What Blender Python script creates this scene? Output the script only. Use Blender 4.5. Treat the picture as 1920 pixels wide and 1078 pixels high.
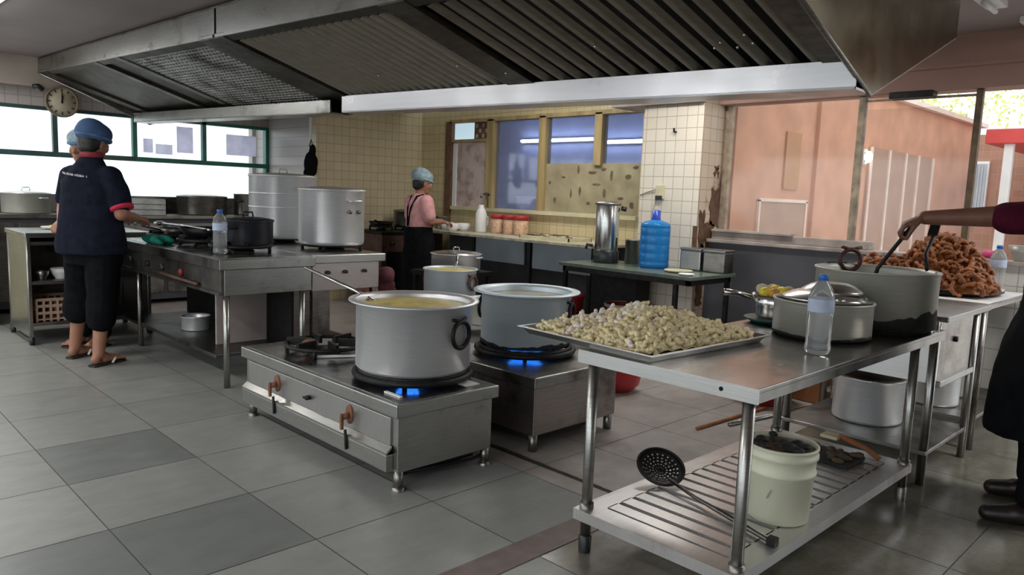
import bpy, bmesh, math, random
from mathutils import Vector, Matrix, Euler
random.seed(7)
PI = math.pi
scene = bpy.context.scene
COL = scene.collection
for ob in list(bpy.data.objects):
    bpy.data.objects.remove(ob)

# ------------------------------------------------------------------ materials
def new_mat(name):
    m = bpy.data.materials.new(name); m.use_nodes = True
    nt = m.node_tree; b = nt.nodes['Principled BSDF']
    return m, nt, b
def N(nt, typ, **kw):
    n = nt.nodes.new(typ)
    for k, v in kw.items(): setattr(n, k, v)
    return n
def ramp(nt, fac, stops):
    r = N(nt, 'ShaderNodeValToRGB'); nt.links.new(fac, r.inputs[0])
    e = r.color_ramp.elements
    while len(e) < len(stops): e.new(0.5)
    for i, (p, c) in enumerate(stops):
        e[i].position = p; e[i].color = (c[0], c[1], c[2], 1)
    return r.outputs[0]
def coords(nt, scale=(1, 1, 1), kind='Object'):
    tc = N(nt, 'ShaderNodeTexCoord'); mp = N(nt, 'ShaderNodeMapping')
    nt.links.new(tc.outputs[kind], mp.inputs[0]); mp.inputs['Scale'].default_value = scale
    return mp.outputs[0]
def noise(nt, vec, scale, detail=3, rough=0.5):
    n = N(nt, 'ShaderNodeTexNoise'); n.inputs['Scale'].default_value = scale
    n.inputs['Detail'].default_value = detail; n.inputs['Roughness'].default_value = rough
    nt.links.new(vec, n.inputs['Vector']); return n.outputs[0]
def bump(nt, b, h, strength=0.2, dist=0.01):
    bn = N(nt, 'ShaderNodeBump'); bn.inputs['Strength'].default_value = strength
    bn.inputs['Distance'].default_value = dist
    nt.links.new(h, bn.inputs['Height']); nt.links.new(bn.outputs[0], b.inputs['Normal'])
def dark(c, k): return tuple(x * k for x in c)
def mat(name, col, rough=0.5, metal=0.0, var=0.15, scale=12, bmp=0.1, spec=None, stretch=(1, 1, 1), alpha=None, sub=None):
    m, nt, b = new_mat(name)
    v = coords(nt, stretch)
    n = noise(nt, v, scale, 4)
    c = ramp(nt, n, [(0.3, dark(col, 1 - var)), (0.7, tuple(min(1, x * (1 + var)) for x in col))])
    nt.links.new(c, b.inputs['Base Color'])
    b.inputs['Roughness'].default_value = rough; b.inputs['Metallic'].default_value = metal
    if spec is not None: b.inputs['Specular IOR Level'].default_value = spec
    if bmp: bump(nt, b, noise(nt, v, scale * 3, 2), bmp, 0.004)
    return m
def metal_mat(name, col, rough, stretch=(1, 1, 30), var=0.12, stain=None, stain_amt=0.45, stain_scale=3, bmp=0.05):
    m, nt, b = new_mat(name)
    v = coords(nt, stretch); n = noise(nt, v, 8, 3)
    c = ramp(nt, n, [(0.3, dark(col, 1 - var)), (0.7, tuple(min(1, x * (1 + var)) for x in col))])
    if stain:
        v2 = coords(nt); n2 = noise(nt, v2, stain_scale, 6, 0.65)
        f = ramp(nt, n2, [(stain_amt, (0, 0, 0)), (stain_amt + 0.18, (1, 1, 1))])
        mx = N(nt, 'ShaderNodeMix', data_type='RGBA'); nt.links.new(f, mx.inputs[0])
        nt.links.new(c, mx.inputs[6]); mx.inputs[7].default_value = (*stain, 1); c = mx.outputs[2]
    nt.links.new(c, b.inputs['Base Color'])
    b.inputs['Metallic'].default_value = 1.0
    r = N(nt, 'ShaderNodeMapRange'); nt.links.new(noise(nt, coords(nt), 6, 4), r.inputs[0])
    r.inputs[3].default_value = max(0.05, rough - 0.1); r.inputs[4].default_value = rough + 0.12
    nt.links.new(r.outputs[0], b.inputs['Roughness'])
    if bmp: bump(nt, b, n, bmp, 0.003)
    return m
def dull(m, k):
    for n_ in m.node_tree.nodes:
        if n_.type == 'BSDF_PRINCIPLED': n_.inputs['Metallic'].default_value = k
    return m
def tile_mat(name, axes, size, c1, c2, mortar, rough=0.25, grime=(0.25, 0.16, 0.08), gamt=0.68, msize=0.003):
    m, nt, b = new_mat(name)
    g = N(nt, 'ShaderNodeNewGeometry'); s = N(nt, 'ShaderNodeSeparateXYZ'); k = N(nt, 'ShaderNodeCombineXYZ')
    nt.links.new(g.outputs['Position'], s.inputs[0])
    nt.links.new(s.outputs[axes[0]], k.inputs[0]); nt.links.new(s.outputs[axes[1]], k.inputs[1])
    br = N(nt, 'ShaderNodeTexBrick', offset=0.0, squash=1.0)
    nt.links.new(k.outputs[0], br.inputs['Vector'])
    br.inputs['Scale'].default_value = 1; br.inputs['Brick Width'].default_value = size
    br.inputs['Row Height'].default_value = size; br.inputs['Mortar Size'].default_value = msize
    br.inputs['Color1'].default_value = (*c1, 1); br.inputs['Color2'].default_value = (*c2, 1)
    br.inputs['Mortar'].default_value = (*mortar, 1)
    n = noise(nt, g.outputs['Position'], 1.7, 7, 0.7)
    f = ramp(nt, n, [(gamt, (0, 0, 0)), (gamt + 0.1, (1, 1, 1))])
    mx = N(nt, 'ShaderNodeMix', data_type='RGBA'); nt.links.new(f, mx.inputs[0])
    nt.links.new(br.outputs[0], mx.inputs[6]); mx.inputs[7].default_value = (*grime, 1)
    nt.links.new(mx.outputs[2], b.inputs['Base Color'])
    b.inputs['Roughness'].default_value = rough
    inv = N(nt, 'ShaderNodeMath', operation='SUBTRACT'); inv.inputs[0].default_value = 1
    nt.links.new(br.outputs['Fac'], inv.inputs[1]); bump(nt, b, inv.outputs[0], 0.4, 0.002)
    return m
def emit_mat(name, col, strength):
    m, nt, b = new_mat(name)
    v = coords(nt); c = ramp(nt, noise(nt, v, 30), [(0, dark(col, 0.95)), (1, col)])
    nt.links.new(c, b.inputs['Emission Color']); b.inputs['Emission Strength'].default_value = strength
    b.inputs['Base Color'].default_value = (*col, 1)
    return m
def glass_mat(name, tint, gloss=0.12, rough=0.02, haze=0.0, hazecol=(0.6, 0.65, 0.8)):
    m, nt, b = new_mat(name)
    out = nt.nodes['Material Output']
    t = N(nt, 'ShaderNodeBsdfTransparent'); t.inputs[0].default_value = (*tint, 1)
    g = N(nt, 'ShaderNodeBsdfGlossy'); g.inputs['Roughness'].default_value = rough
    nz = noise(nt, coords(nt), 4, 5)
    mx = N(nt, 'ShaderNodeMixShader'); mx.inputs[0].default_value = gloss
    nt.links.new(t.outputs[0], mx.inputs[1]); nt.links.new(g.outputs[0], mx.inputs[2])
    d = N(nt, 'ShaderNodeBsdfDiffuse'); d.inputs[0].default_value = (*hazecol, 1)
    hz = N(nt, 'ShaderNodeMath', operation='MULTIPLY'); nt.links.new(nz, hz.inputs[0]); hz.inputs[1].default_value = haze * 2
    m2 = N(nt, 'ShaderNodeMixShader'); nt.links.new(hz.outputs[0], m2.inputs[0])
    nt.links.new(mx.outputs[0], m2.inputs[1]); nt.links.new(d.outputs[0], m2.inputs[2])
    nt.links.new(m2.outputs[0], out.inputs['Surface'])
    return m
def clear_mat(name, tint, rough=0.05, trans=0.9):
    m, nt, b = new_mat(name)
    n = noise(nt, coords(nt), 25, 2)
    c = ramp(nt, n, [(0.3, dark(tint, 0.94)), (0.7, tint)]); nt.links.new(c, b.inputs['Base Color'])
    b.inputs['Roughness'].default_value = rough; b.inputs['Transmission Weight'].default_value = trans
    b.inputs['IOR'].default_value = 1.33
    bump(nt, b, n, 0.1, 0.004)
    return m

STEEL = metal_mat('steel', (0.42, 0.42, 0.40), 0.30, (1, 1, 25), 0.1, (0.19, 0.18, 0.16), 0.56)
STEELTOP = metal_mat('steel_top', (0.36, 0.355, 0.34), 0.26, (20, 1, 1), 0.12, (0.15, 0.14, 0.13), 0.52, 4)
STEELDIRTY = metal_mat('steel_dirty', (0.30, 0.285, 0.265), 0.38, (1, 1, 20), 0.15, (0.10, 0.085, 0.075), 0.48)
STEELBRIGHT = metal_mat('steel_bright', (0.62, 0.62, 0.61), 0.22, (1, 1, 25), 0.06, (0.35, 0.34, 0.32), 0.62)
GREASE = metal_mat('greasy_filter', (0.135, 0.125, 0.105), 0.42, (1, 1, 10), 0.25, (0.04, 0.034, 0.028), 0.5)
GREASELIGHT = metal_mat('filter_mesh', (0.46, 0.46, 0.45), 0.45, (1, 1, 10), 0.2, (0.10, 0.095, 0.085), 0.5)
HOODDARK = metal_mat('hood_underside', (0.10, 0.092, 0.08), 0.5, (1, 1, 4), 0.2)
HOODEND = metal_mat('hood_end', (0.24, 0.205, 0.135), 0.22, (1, 1, 1), 0.2, (0.16, 0.145, 0.11), 0.5, 1.5, 0.12)
ALU = dull(metal_mat('aluminium', (0.80, 0.81, 0.83), 0.36, (1, 1, 40), 0.05, (0.60, 0.60, 0.60), 0.62, 5), 0.62)
ALUBLUE = dull(metal_mat('aluminium_cool', (0.66, 0.75, 0.80), 0.42, (1, 1, 40), 0.05, (0.54, 0.61, 0.65), 0.6, 4), 0.40)
ALUGREY = dull(metal_mat('aluminium_dull', (0.47, 0.47, 0.42), 0.45, (1, 1, 20), 0.06, (0.36, 0.36, 0.31), 0.58, 4), 0.5)
DARKSTEEL = metal_mat('dark_soiled_steel', (0.17, 0.165, 0.155), 0.4, (1, 20, 1), 0.2, (0.07, 0.06, 0.055), 0.48, 4)
BLACKIRON = mat('black_iron', (0.018, 0.017, 0.017), 0.5, 0.6, 0.4, 20, 0.3)
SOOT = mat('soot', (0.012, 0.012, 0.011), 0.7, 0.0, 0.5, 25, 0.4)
RUST = mat('rust', (0.20, 0.085, 0.045), 0.8, 0.0, 0.45, 30, 0.4)
RUSTBODY = mat('rusty_body', (0.10, 0.055, 0.038), 0.65, 0.2, 0.45, 9, 0.2)
BLACKPLASTIC = mat('black_plastic', (0.02, 0.022, 0.025), 0.35, 0, 0.2, 10, 0.05)
REDPLASTIC = mat('red_plastic', (0.42, 0.025, 0.03), 0.4, 0, 0.2, 8, 0.05)
DARKRED = mat('dark_red_plastic', (0.20, 0.02, 0.022), 0.45, 0, 0.3, 8, 0.05)
WHITEPLASTIC = mat('cream_white_plastic', (0.74, 0.75, 0.58), 0.42, 0, 0.05, 5, 0.03)
WHITE = mat('white', (0.82, 0.82, 0.80), 0.45, 0, 0.05, 6, 0.03)
PAPER = mat('paper', (0.85, 0.84, 0.82), 0.8, 0, 0.05, 9, 0.1)
BLUEPAINT = mat('blue_plastic', (0.03, 0.10, 0.42), 0.4, 0, 0.2, 8, 0.05)
CURRY = mat('yellow_curry', (0.74, 0.60, 0.20), 0.35, 0, 0.25, 14, 0.5)
STEW = mat('pale_broth', (0.42, 0.38, 0.24), 0.25, 0, 0.25, 10, 0.3)
DARKSTEW = mat('dark_sauce', (0.05, 0.035, 0.02), 0.3, 0, 0.5, 18, 0.8)
DOUGH = mat('floured_dough', (0.84, 0.72, 0.45), 0.8, 0, 0.22, 40, 0.5)
FLOUR = mat('flour_dust', (0.88, 0.80, 0.74), 0.9, 0, 0.1, 40, 0.5)
FRIED = mat('fried_snack', (0.27, 0.088, 0.024), 0.5, 0, 0.5, 35, 0.8)
SKIN = mat('skin', (0.36, 0.17, 0.105), 0.5, 0, 0.1, 15, 0.05)
SKINDARK = mat('skin_darker', (0.20, 0.085, 0.055), 0.5, 0, 0.1, 15, 0.05)
HAIR = mat('black_hair', (0.012, 0.010, 0.010), 0.5, 0, 0.4, 60, 0.4, stretch=(1, 1, 0.2))
NAVY = mat('navy_cloth', (0.010, 0.012, 0.024), 0.9, 0, 0.3, 18, 0.4, spec=0.12)
BLACKCLOTH = mat('black_cloth', (0.006, 0.0065, 0.008), 0.9, 0, 0.3, 18, 0.4, spec=0.1)
CUFFRED = mat('red_cuff', (0.55, 0.02, 0.06), 0.8, 0, 0.15, 30, 0.2)
COLLARRED = mat('red_collar', (0.28, 0.035, 0.045), 0.8, 0, 0.15, 30, 0.2)
CAPBLUE = mat('blue_cap', (0.045, 0.10, 0.22), 0.75, 0, 0.25, 14, 0.5)
CAPBAND = mat('blue_cap_band', (0.10, 0.20, 0.36), 0.75, 0, 0.2, 30, 0.4)
CAPGREY = mat('pale_blue_hairnet', (0.30, 0.40, 0.45), 0.8, 0, 0.3, 25, 0.8)
PINKCLOTH = mat('pink_cloth', (0.72, 0.36, 0.36), 0.85, 0, 0.15, 18, 0.4)
MAROON = mat('maroon_cloth', (0.075, 0.008, 0.022), 0.9, 0, 0.2, 18, 0.4, spec=0.12)
SHOE = mat('dark_shoe', (0.022, 0.014, 0.014), 0.4, 0, 0.3, 18, 0.1)
SANDAL = mat('dark_sandal', (0.03, 0.022, 0.02), 0.7, 0, 0.3, 18, 0.1)
GREENFRAME = mat('green_frame', (0.012, 0.16, 0.12), 0.4, 0, 0.3, 6, 0.05)
DARKFRAME = mat('dark_green_frame', (0.035, 0.075, 0.072), 0.4, 0, 0.3, 6, 0.05)
YELLOWWOOD = mat('ochre_frame', (0.36, 0.27, 0.12), 0.6, 0, 0.3, 10, 0.2, stretch=(1, 1, 0.1))
BROWNWOOD = mat('brown_frame', (0.15, 0.075, 0.04), 0.6, 0, 0.3, 10, 0.2)
CREAM = mat('cream_paint', (0.60, 0.55, 0.36), 0.6, 0, 0.12, 5, 0.1)
CEIL = mat('ceiling_paint', (0.29, 0.245, 0.24), 0.6, 0, 0.1, 1.5, 0.05)
PINKCEIL = mat('pinkish_plaster', (0.36, 0.22, 0.18), 0.8, 0, 0.1, 2, 0.1)
BEAMPAINT = mat('beam_paint', (0.34, 0.29, 0.25), 0.8, 0, 0.12, 3, 0.1)
PINKWALL = mat('terracotta_render', (0.60, 0.31, 0.20), 0.85, 0, 0.14, 3, 0.3)
PINKPANEL = mat('dull_brown_door', (0.42, 0.26, 0.19), 0.7, 0, 0.1, 4, 0.1)
PALELINE = mat('pale_trim', (0.80, 0.66, 0.58), 0.7, 0, 0.08, 5, 0.1)
DARKPANEL = mat('dark_grey_panel', (0.075, 0.075, 0.085), 0.5, 0.1, 0.2, 3, 0.05)
LEDGE = mat('stained_concrete', (0.34, 0.29, 0.26), 0.6, 0, 0.3, 6, 0.3)
POSTPAINT = mat('worn_post', (0.30, 0.24, 0.17), 0.6, 0, 0.45, 14, 0.3)
POSTBROWN = mat('brown_post', (0.13, 0.085, 0.045), 0.6, 0, 0.4, 14, 0.3)
GREENSTONE = mat('green_stone', (0.13, 0.16, 0.13), 0.25, 0, 0.2, 14, 0.03)
COUNTERTOP = mat('worn_counter', (0.42, 0.39, 0.29), 0.4, 0, 0.35, 12, 0.1)
COUNTERPANEL = mat('blue_grey_panel', (0.19, 0.22, 0.25), 0.45, 0.3, 0.15, 4, 0.03)
STAINBOARD = None
TEAL = mat('green_cloth', (0.01, 0.23, 0.17), 0.8, 0, 0.35, 20, 0.5)
DARKGREEN = mat('dark_green_plastic', (0.008, 0.055, 0.045), 0.4, 0, 0.3, 15, 0.1)
PURPLE = mat('mauve_cloth', (0.16, 0.055, 0.085), 0.85, 0, 0.25, 15, 0.4)
CRATE = mat('beige_crate', (0.50, 0.33, 0.24), 0.7, 0, 0.15, 15, 0.1)
YELLOWFOOD = mat('yellow_wrapper', (0.80, 0.62, 0.05), 0.4, 0, 0.3, 25, 0.5)
ORANGEFOOD = mat('orange_food', (0.62, 0.28, 0.05), 0.5, 0, 0.3, 25, 0.5)
LIMEFOOD = mat('lime_garnish', (0.62, 0.64, 0.10), 0.6, 0, 0.3, 25, 0.5)
CLOCKFACE = mat('clock_face', (0.55, 0.49, 0.36), 0.5, 0, 0.1, 6, 0.02)
CLOCKRIM = mat('clock_rim', (0.22, 0.17, 0.11), 0.5, 0, 0.2, 8, 0.05)
INK = mat('dark_ink', (0.04, 0.035, 0.03), 0.7, 0, 0.2, 8, 0)
LETTER = mat('pale_print', (0.48, 0.48, 0.52), 0.8, 0, 0.1, 8, 0)
WOOD = mat('orange_wood', (0.34, 0.13, 0.045), 0.7, 0, 0.3, 12, 0.2, stretch=(1, 1, 0.2))
STAINBROWN = mat('bare_brown_brick', (0.11, 0.055, 0.03), 0.9, 0, 0.45, 12, 0.6)
LEAF = mat('sunlit_leaf', (0.70, 0.78, 0.22), 0.6, 0, 0.3, 3, 0.1)
BARK = mat('bark', (0.12, 0.08, 0.05), 0.9, 0, 0.3, 10, 0.5)
BRICKRED = tile_mat('red_brick', (1, 2), 0.12, (0.42, 0.22, 0.15), (0.36, 0.18, 0.12), (0.40, 0.28, 0.22), 0.9)
GREYSHUT = mat('grey_shutter', (0.42, 0.44, 0.48), 0.5, 0.2, 0.1, 5, 0.05)
REDBEAM = mat('red_fascia', (0.62, 0.07, 0.06), 0.5, 0, 0.1, 5, 0.05)
PAVING = mat('pale_paving', (0.62, 0.60, 0.56), 0.8, 0, 0.1, 3, 0.1)
NEXTROOM = mat('next_room_paint', (0.62, 0.62, 0.68), 0.7, 0, 0.08, 2, 0.03)
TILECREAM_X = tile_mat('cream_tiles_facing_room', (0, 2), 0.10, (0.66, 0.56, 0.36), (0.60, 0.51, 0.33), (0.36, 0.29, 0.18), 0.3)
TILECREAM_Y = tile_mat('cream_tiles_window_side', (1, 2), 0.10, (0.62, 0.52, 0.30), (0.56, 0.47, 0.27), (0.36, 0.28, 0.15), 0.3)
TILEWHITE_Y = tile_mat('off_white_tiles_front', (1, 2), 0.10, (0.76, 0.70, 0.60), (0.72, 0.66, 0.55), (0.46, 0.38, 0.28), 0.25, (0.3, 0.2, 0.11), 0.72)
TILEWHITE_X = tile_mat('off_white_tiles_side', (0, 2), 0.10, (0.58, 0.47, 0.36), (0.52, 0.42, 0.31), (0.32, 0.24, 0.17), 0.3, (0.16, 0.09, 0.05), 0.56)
TILEGREY_X = tile_mat('pale_grey_tiles', (0, 2), 0.11, (0.52, 0.47, 0.45), (0.48, 0.44, 0.42), (0.28, 0.25, 0.24), 0.3)
TILELOW = tile_mat('white_tiles_low', (1, 2), 0.14, (0.72, 0.71, 0.66), (0.68, 0.67, 0.62), (0.40, 0.38, 0.34), 0.3)
GLASSCLEAR = glass_mat('window_glass', (0.96, 0.98, 0.98), 0.06, 0.05, 0.05, (0.8, 0.85, 0.85))
GLASSROOM = glass_mat('dusty_blue_glass', (0.80, 0.84, 0.98), 0.10, 0.06, 0.10, (0.45, 0.5, 0.72))
GLASSOUT = glass_mat('dusty_patio_glass', (0.96, 0.94, 0.92), 0.035, 0.08, 0.05, (0.8, 0.7, 0.62))
BOTTLE = clear_mat('clear_plastic', (0.93, 0.95, 0.97), 0.08, 0.85)
LABELBLUE = mat('pale_blue_label', (0.50, 0.58, 0.76), 0.5, 0, 0.15, 20, 0)
CAPPLASTIC = mat('blue_bottle_cap', (0.03, 0.19, 0.62), 0.4, 0, 0.1, 8, 0)
JUGBLUE = clear_mat('blue_jug_plastic', (0.03, 0.28, 0.72), 0.12, 0.45)
JUGNECK = mat('blue_jug_cap', (0.012, 0.05, 0.40), 0.35, 0, 0.15, 8, 0)
JARCLEAR = mat('jar_contents', (0.62, 0.40, 0.26), 0.4, 0, 0.3, 30, 0.1)
FLAME = emit_mat('gas_flame', (0.02, 0.22, 1.0), 2.2)
FLAMECORE = emit_mat('gas_flame_core', (0.22, 0.68, 1.0), 3.0)
TUBE = emit_mat('fluorescent_tube', (0.93, 0.97, 1.0), 12)
TUBEBLUE = emit_mat('cool_fluorescent_tube', (0.60, 0.72, 1.0), 22)
SPOTGLOW = emit_mat('wall_spot_glow', (1.0, 0.98, 0.95), 10)
def stain_board():
    m, nt, b = new_mat('stained_board')
    v = coords(nt); n = noise(nt, v, 5, 3)
    c = ramp(nt, n, [(0.3, (0.26, 0.22, 0.13)), (0.7, (0.40, 0.35, 0.22))])
    nt.links.new(c, b.inputs['Base Color']); b.inputs['Roughness'].default_value = 0.6
    return m
STAINBOARD = stain_board()

# ------------------------------------------------------------------ mesh builder
class M:
    def __init__(s): s.bm = bmesh.new()
    def _add(s, verts, faces, smooth=False):
        vs = [s.bm.verts.new(v) for v in verts]
        for f in faces:
            try:
                fc = s.bm.faces.new([vs[i] for i in f]); fc.smooth = smooth
            except ValueError: pass
        return vs
    def box(s, x0, x1, y0, y1, z0, z1, bev=0.0, rot=None, piv=None):
        x0, x1 = min(x0, x1), max(x0, x1); y0, y1 = min(y0, y1), max(y0, y1); z0, z1 = min(z0, z1), max(z0, z1)
        t = bmesh.new()
        vs = [t.verts.new((x, y, z)) for x in (x0, x1) for y in (y0, y1) for z in (z0, z1)]
        for f in [(0, 1, 3, 2), (4, 6, 7, 5), (0, 4, 5, 1), (2, 3, 7, 6), (0, 2, 6, 4), (1, 5, 7, 3)]:
            t.faces.new([vs[i] for i in f])
        if bev > 0:
            bev = min(bev, 0.45 * min(x1 - x0, y1 - y0, z1 - z0))
            bmesh.ops.bevel(t, geom=list(t.edges), offset=bev, segments=2, profile=0.5, affect='EDGES')
        if rot is not None:
            p = Vector(piv) if piv else Vector(((x0 + x1) / 2, (y0 + y1) / 2, (z0 + z1) / 2))
            R = Euler(rot).to_matrix()
            for v in t.verts: v.co = R @ (v.co - p) + p
        s.merge(t); return s
    def merge(s, t):
        t.verts.index_update()
        vs = [s.bm.verts.new(v.co) for v in t.verts]
        for f in t.faces:
            fc = s.bm.faces.new([vs[v.index] for v in f.verts]); fc.smooth = f.smooth
        t.free()
    def tube(s, pts, r, seg=10, closed=False, cap=True):
        pts = [Vector(p) for p in pts]; n = len(pts)
        rs = r if isinstance(r, (list, tuple)) else [r] * n
        rings = []; up = None
        for i, p in enumerate(pts):
            if closed: d = pts[(i + 1) % n] - pts[i - 1]
            else: d = pts[min(i + 1, n - 1)] - pts[max(i - 1, 0)]
            d.normalize()
            if up is None:
                up = Vector((0, 0, 1)) if abs(d.z) < 0.9 else Vector((1, 0, 0))
            a = d.cross(up)
            if a.length < 1e-4: a = d.orthogonal()
            a.normalize(); bb = a.cross(d).normalized(); up = bb
            rings.append([p + (a * math.cos(2 * PI * k / seg) + bb * math.sin(2 * PI * k / seg)) * rs[i] for k in range(seg)])
        verts = [v for rg in rings for v in rg]; faces = []
        m = n if closed else n - 1
        for i in range(m):
            j = (i + 1) % n
            for k in range(seg):
                k2 = (k + 1) % seg
                faces.append((i * seg + k, i * seg + k2, j * seg + k2, j * seg + k))
        if cap and not closed:
            faces.append(tuple(range(seg))[::-1]); faces.append(tuple((n - 1) * seg + k for k in range(seg)))
        s._add(verts, faces, True); return s
    def lathe(s, prof, c=(0, 0, 0), seg=40, sx=1, sy=1):
        verts = []; faces = []; idx = []
        for r, z in prof:
            if r < 1e-5:
                idx.append([len(verts)]); verts.append((c[0], c[1], c[2] + z))
            else:
                st = len(verts)
                for k in range(seg):
                    a = 2 * PI * k / seg
                    verts.append((c[0] + r * sx * math.cos(a), c[1] + r * sy * math.sin(a), c[2] + z))
                idx.append(list(range(st, st + seg)))
        for A, B in zip(idx[:-1], idx[1:]):
            for k in range(seg):
                k2 = (k + 1) % seg
                if len(A) == 1 and len(B) == 1: continue
                if len(A) == 1: faces.append((A[0], B[k2], B[k]))
                elif len(B) == 1: faces.append((A[k], A[k2], B[0]))
                else: faces.append((A[k], A[k2], B[k2], B[k]))
        s._add(verts, faces, True); return s
    def ball(s, c, r, seg=16, rings=10, rot=None):
        r = r if isinstance(r, (tuple, list)) else (r, r, r)
        t = bmesh.new(); bmesh.ops.create_uvsphere(t, u_segments=seg, v_segments=rings, radius=1)
        R = Euler(rot).to_matrix() if rot else Matrix.Identity(3)
        for v in t.verts: v.co = R @ Vector((v.co.x * r[0], v.co.y * r[1], v.co.z * r[2])) + Vector(c)
        for f in t.faces: f.smooth = True
        s.merge(t); return s
    def caps(s, p0, p1, r0, r1, seg=14):
        p0, p1 = Vector(p0), Vector(p1); d = (p1 - p0); L = d.length; d.normalize()
        pts = [p0 - d * r0 * 0.95, p0 - d * r0 * 0.7, p0 - d * r0 * 0.35, p0, p1, p1 + d * r1 * 0.35, p1 + d * r1 * 0.7, p1 + d * r1 * 0.95]
        rs = [r0 * 0.3, r0 * 0.71, r0 * 0.93, r0, r1, r1 * 0.93, r1 * 0.71, r1 * 0.3]
        return s.tube(pts, rs, seg)
    def limb(s, pts, rs, seg=14):
        for i in range(len(pts) - 1): s.caps(pts[i], pts[i + 1], rs[i], rs[i + 1], seg)
        return s
    def loft(s, rings, seg=24, cap=True, power=2.0):
        # rings: (cx, cy, z, rx, ry)
        verts = []; faces = []
        for (cx, cy, z, rx, ry) in rings:
            for k in range(seg):
                a = 2 * PI * k / seg; ca, sa = math.cos(a), math.sin(a)
                e = 2 / power
                verts.append((cx + rx * math.copysign(abs(ca) ** e, ca), cy + ry * math.copysign(abs(sa) ** e, sa), z))
        n = len(rings)
        for i in range(n - 1):
            for k in range(seg):
                k2 = (k + 1) % seg
                faces.append((i * seg + k, i * seg + k2, (i + 1) * seg + k2, (i + 1) * seg + k))
        if cap:
            faces.append(tuple(range(seg))[::-1]); faces.append(tuple((n - 1) * seg + k for k in range(seg)))
        s._add(verts, faces, True); return s
    def prism(s, poly, d):
        # poly: list of 3D points, d: extrusion vector
        n = len(poly); d = Vector(d)
        verts = [Vector(p) for p in poly] + [Vector(p) + d for p in poly]
        faces = [tuple(range(n)), tuple(range(2 * n - 1, n - 1, -1))]
        for i in range(n):
            j = (i + 1) % n
            faces.append((i, i + n, j + n, j))
        s._add(verts, faces); return s
    def build(s, name, m, parent=None, label=None, world=True, kind=None):
        if parent is not None and world:
            Mx = Matrix.Translation(parent.location) @ parent.rotation_euler.to_matrix().to_4x4()
            if parent.parent:
                g = parent.parent
                Mx = (Matrix.Translation(g.location) @ g.rotation_euler.to_matrix().to_4x4()) @ Mx
            Mi = Mx.inverted()
            for v in s.bm.verts: v.co = Mi @ v.co
        bmesh.ops.recalc_face_normals(s.bm, faces=s.bm.faces)
        me = bpy.data.meshes.new(name); s.bm.to_mesh(me); s.bm.free()
        ms = m if isinstance(m, list) else [m]
        for x in ms: me.materials.append(x)
        o = bpy.data.objects.new(name, me); COL.objects.link(o)
        if parent is not None: o.parent = parent
        if label: o['label'] = label
        if kind: o['kind'] = kind
        return o

def tag(o, label, cat, group=None):
    o['label'] = label; o['category'] = cat
    if group: o['group'] = group
    return o
def T(name, label, cat, loc, rz=0.0, group=None):
    o = bpy.data.objects.new(name, None); COL.objects.link(o)
    o.empty_display_size = 0.05
    o.location = loc; o.rotation_euler = (0, 0, rz)
    return tag(o, label, cat, group)
def struct(mb, name, m):
    return mb.build(name, m, kind='structure')
def fuse(mb, voxel=0.008, smooth=4, noise_amt=0):
    """melt overlapping closed shapes into one continuous surface"""
    me = bpy.data.meshes.new('melt'); 
    bmesh.ops.recalc_face_normals(mb.bm, faces=mb.bm.faces)
    mb.bm.to_mesh(me); mb.bm.free()
    o = bpy.data.objects.new('melt', me); COL.objects.link(o)
    r = o.modifiers.new('r', 'REMESH'); r.mode = 'VOXEL'; r.voxel_size = voxel; r.use_smooth_shade = True
    sm = o.modifiers.new('s', 'SMOOTH'); sm.factor = 0.5; sm.iterations = smooth
    dg = bpy.context.evaluated_depsgraph_get(); dg.update()
    ev = o.evaluated_get(dg)
    nm = bpy.data.meshes.new_from_object(ev)
    out = M(); out.bm.from_mesh(nm)
    if noise_amt:
        from mathutils import noise as mn
        for v in out.bm.verts:
            v.co += v.normal * noise_amt * mn.noise(v.co * 9)
    for f in out.bm.faces: f.smooth = True
    bpy.data.objects.remove(o); bpy.data.meshes.remove(me); bpy.data.meshes.remove(nm)
    return out
def dup(o, loc, rot=None, label=None, parent=None):
    c = o.copy(); COL.objects.link(c)
    if parent is not None: c.parent = parent
    else:
        c.location = loc
        if rot is not None: c.rotation_euler = rot
        if label: c['label'] = label
    for ch in list(o.children):
        if ch is not c: dup(ch, None, parent=c)
    return c

# ------------------------------------------------------------------ camera  (X runs right-away, Y left-away, Z up)
cam_d = bpy.data.cameras.new('camera'); cam = bpy.data.objects.new('camera', cam_d); COL.objects.link(cam)
cam_d.sensor_fit = 'HORIZONTAL'; cam_d.sensor_width = 36.0; cam_d.lens = 36.0 * 1402.0 / 1920.0
cam_d.clip_start = 0.05; cam_d.clip_end = 200
xr = Vector((0.71493307, -0.69816432, 0.03791158)); yd = Vector((-0.05915812, -0.11442838, -0.99166853)); zf = Vector((0.69668574, 0.70673385, -0.12311072))
R3 = Matrix((xr, -yd, -zf)).transposed()
cam.matrix_world = Matrix.Translation((0, 0, 1.3)) @ R3.to_4x4()
scene.camera = cam

# ------------------------------------------------------------------ world and lamps
w = bpy.data.worlds.new('overcast_sky'); scene.world = w; w.use_nodes = True
bg = w.node_tree.nodes['Background']; bg.inputs[0].default_value = (0.90, 0.96, 1.0, 1); bg.inputs[1].default_value = 1.7
scene.view_settings.view_transform = 'Standard'; scene.view_settings.look = 'None'
scene.view_settings.gamma = 1; scene.view_settings.use_curve_mapping = False
scene.view_settings.exposure = 0.1
def area(name, loc, rot, size, power, col=(1, 1, 1)):
    l = bpy.data.lights.new(name, 'AREA'); l.shape = 'RECTANGLE'; l.size = size[0]; l.size_y = size[1]
    l.energy = power; l.color = col
    o = bpy.data.objects.new(name, l); COL.objects.link(o); o.location = loc; o.rotation_euler = rot
    return o
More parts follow.
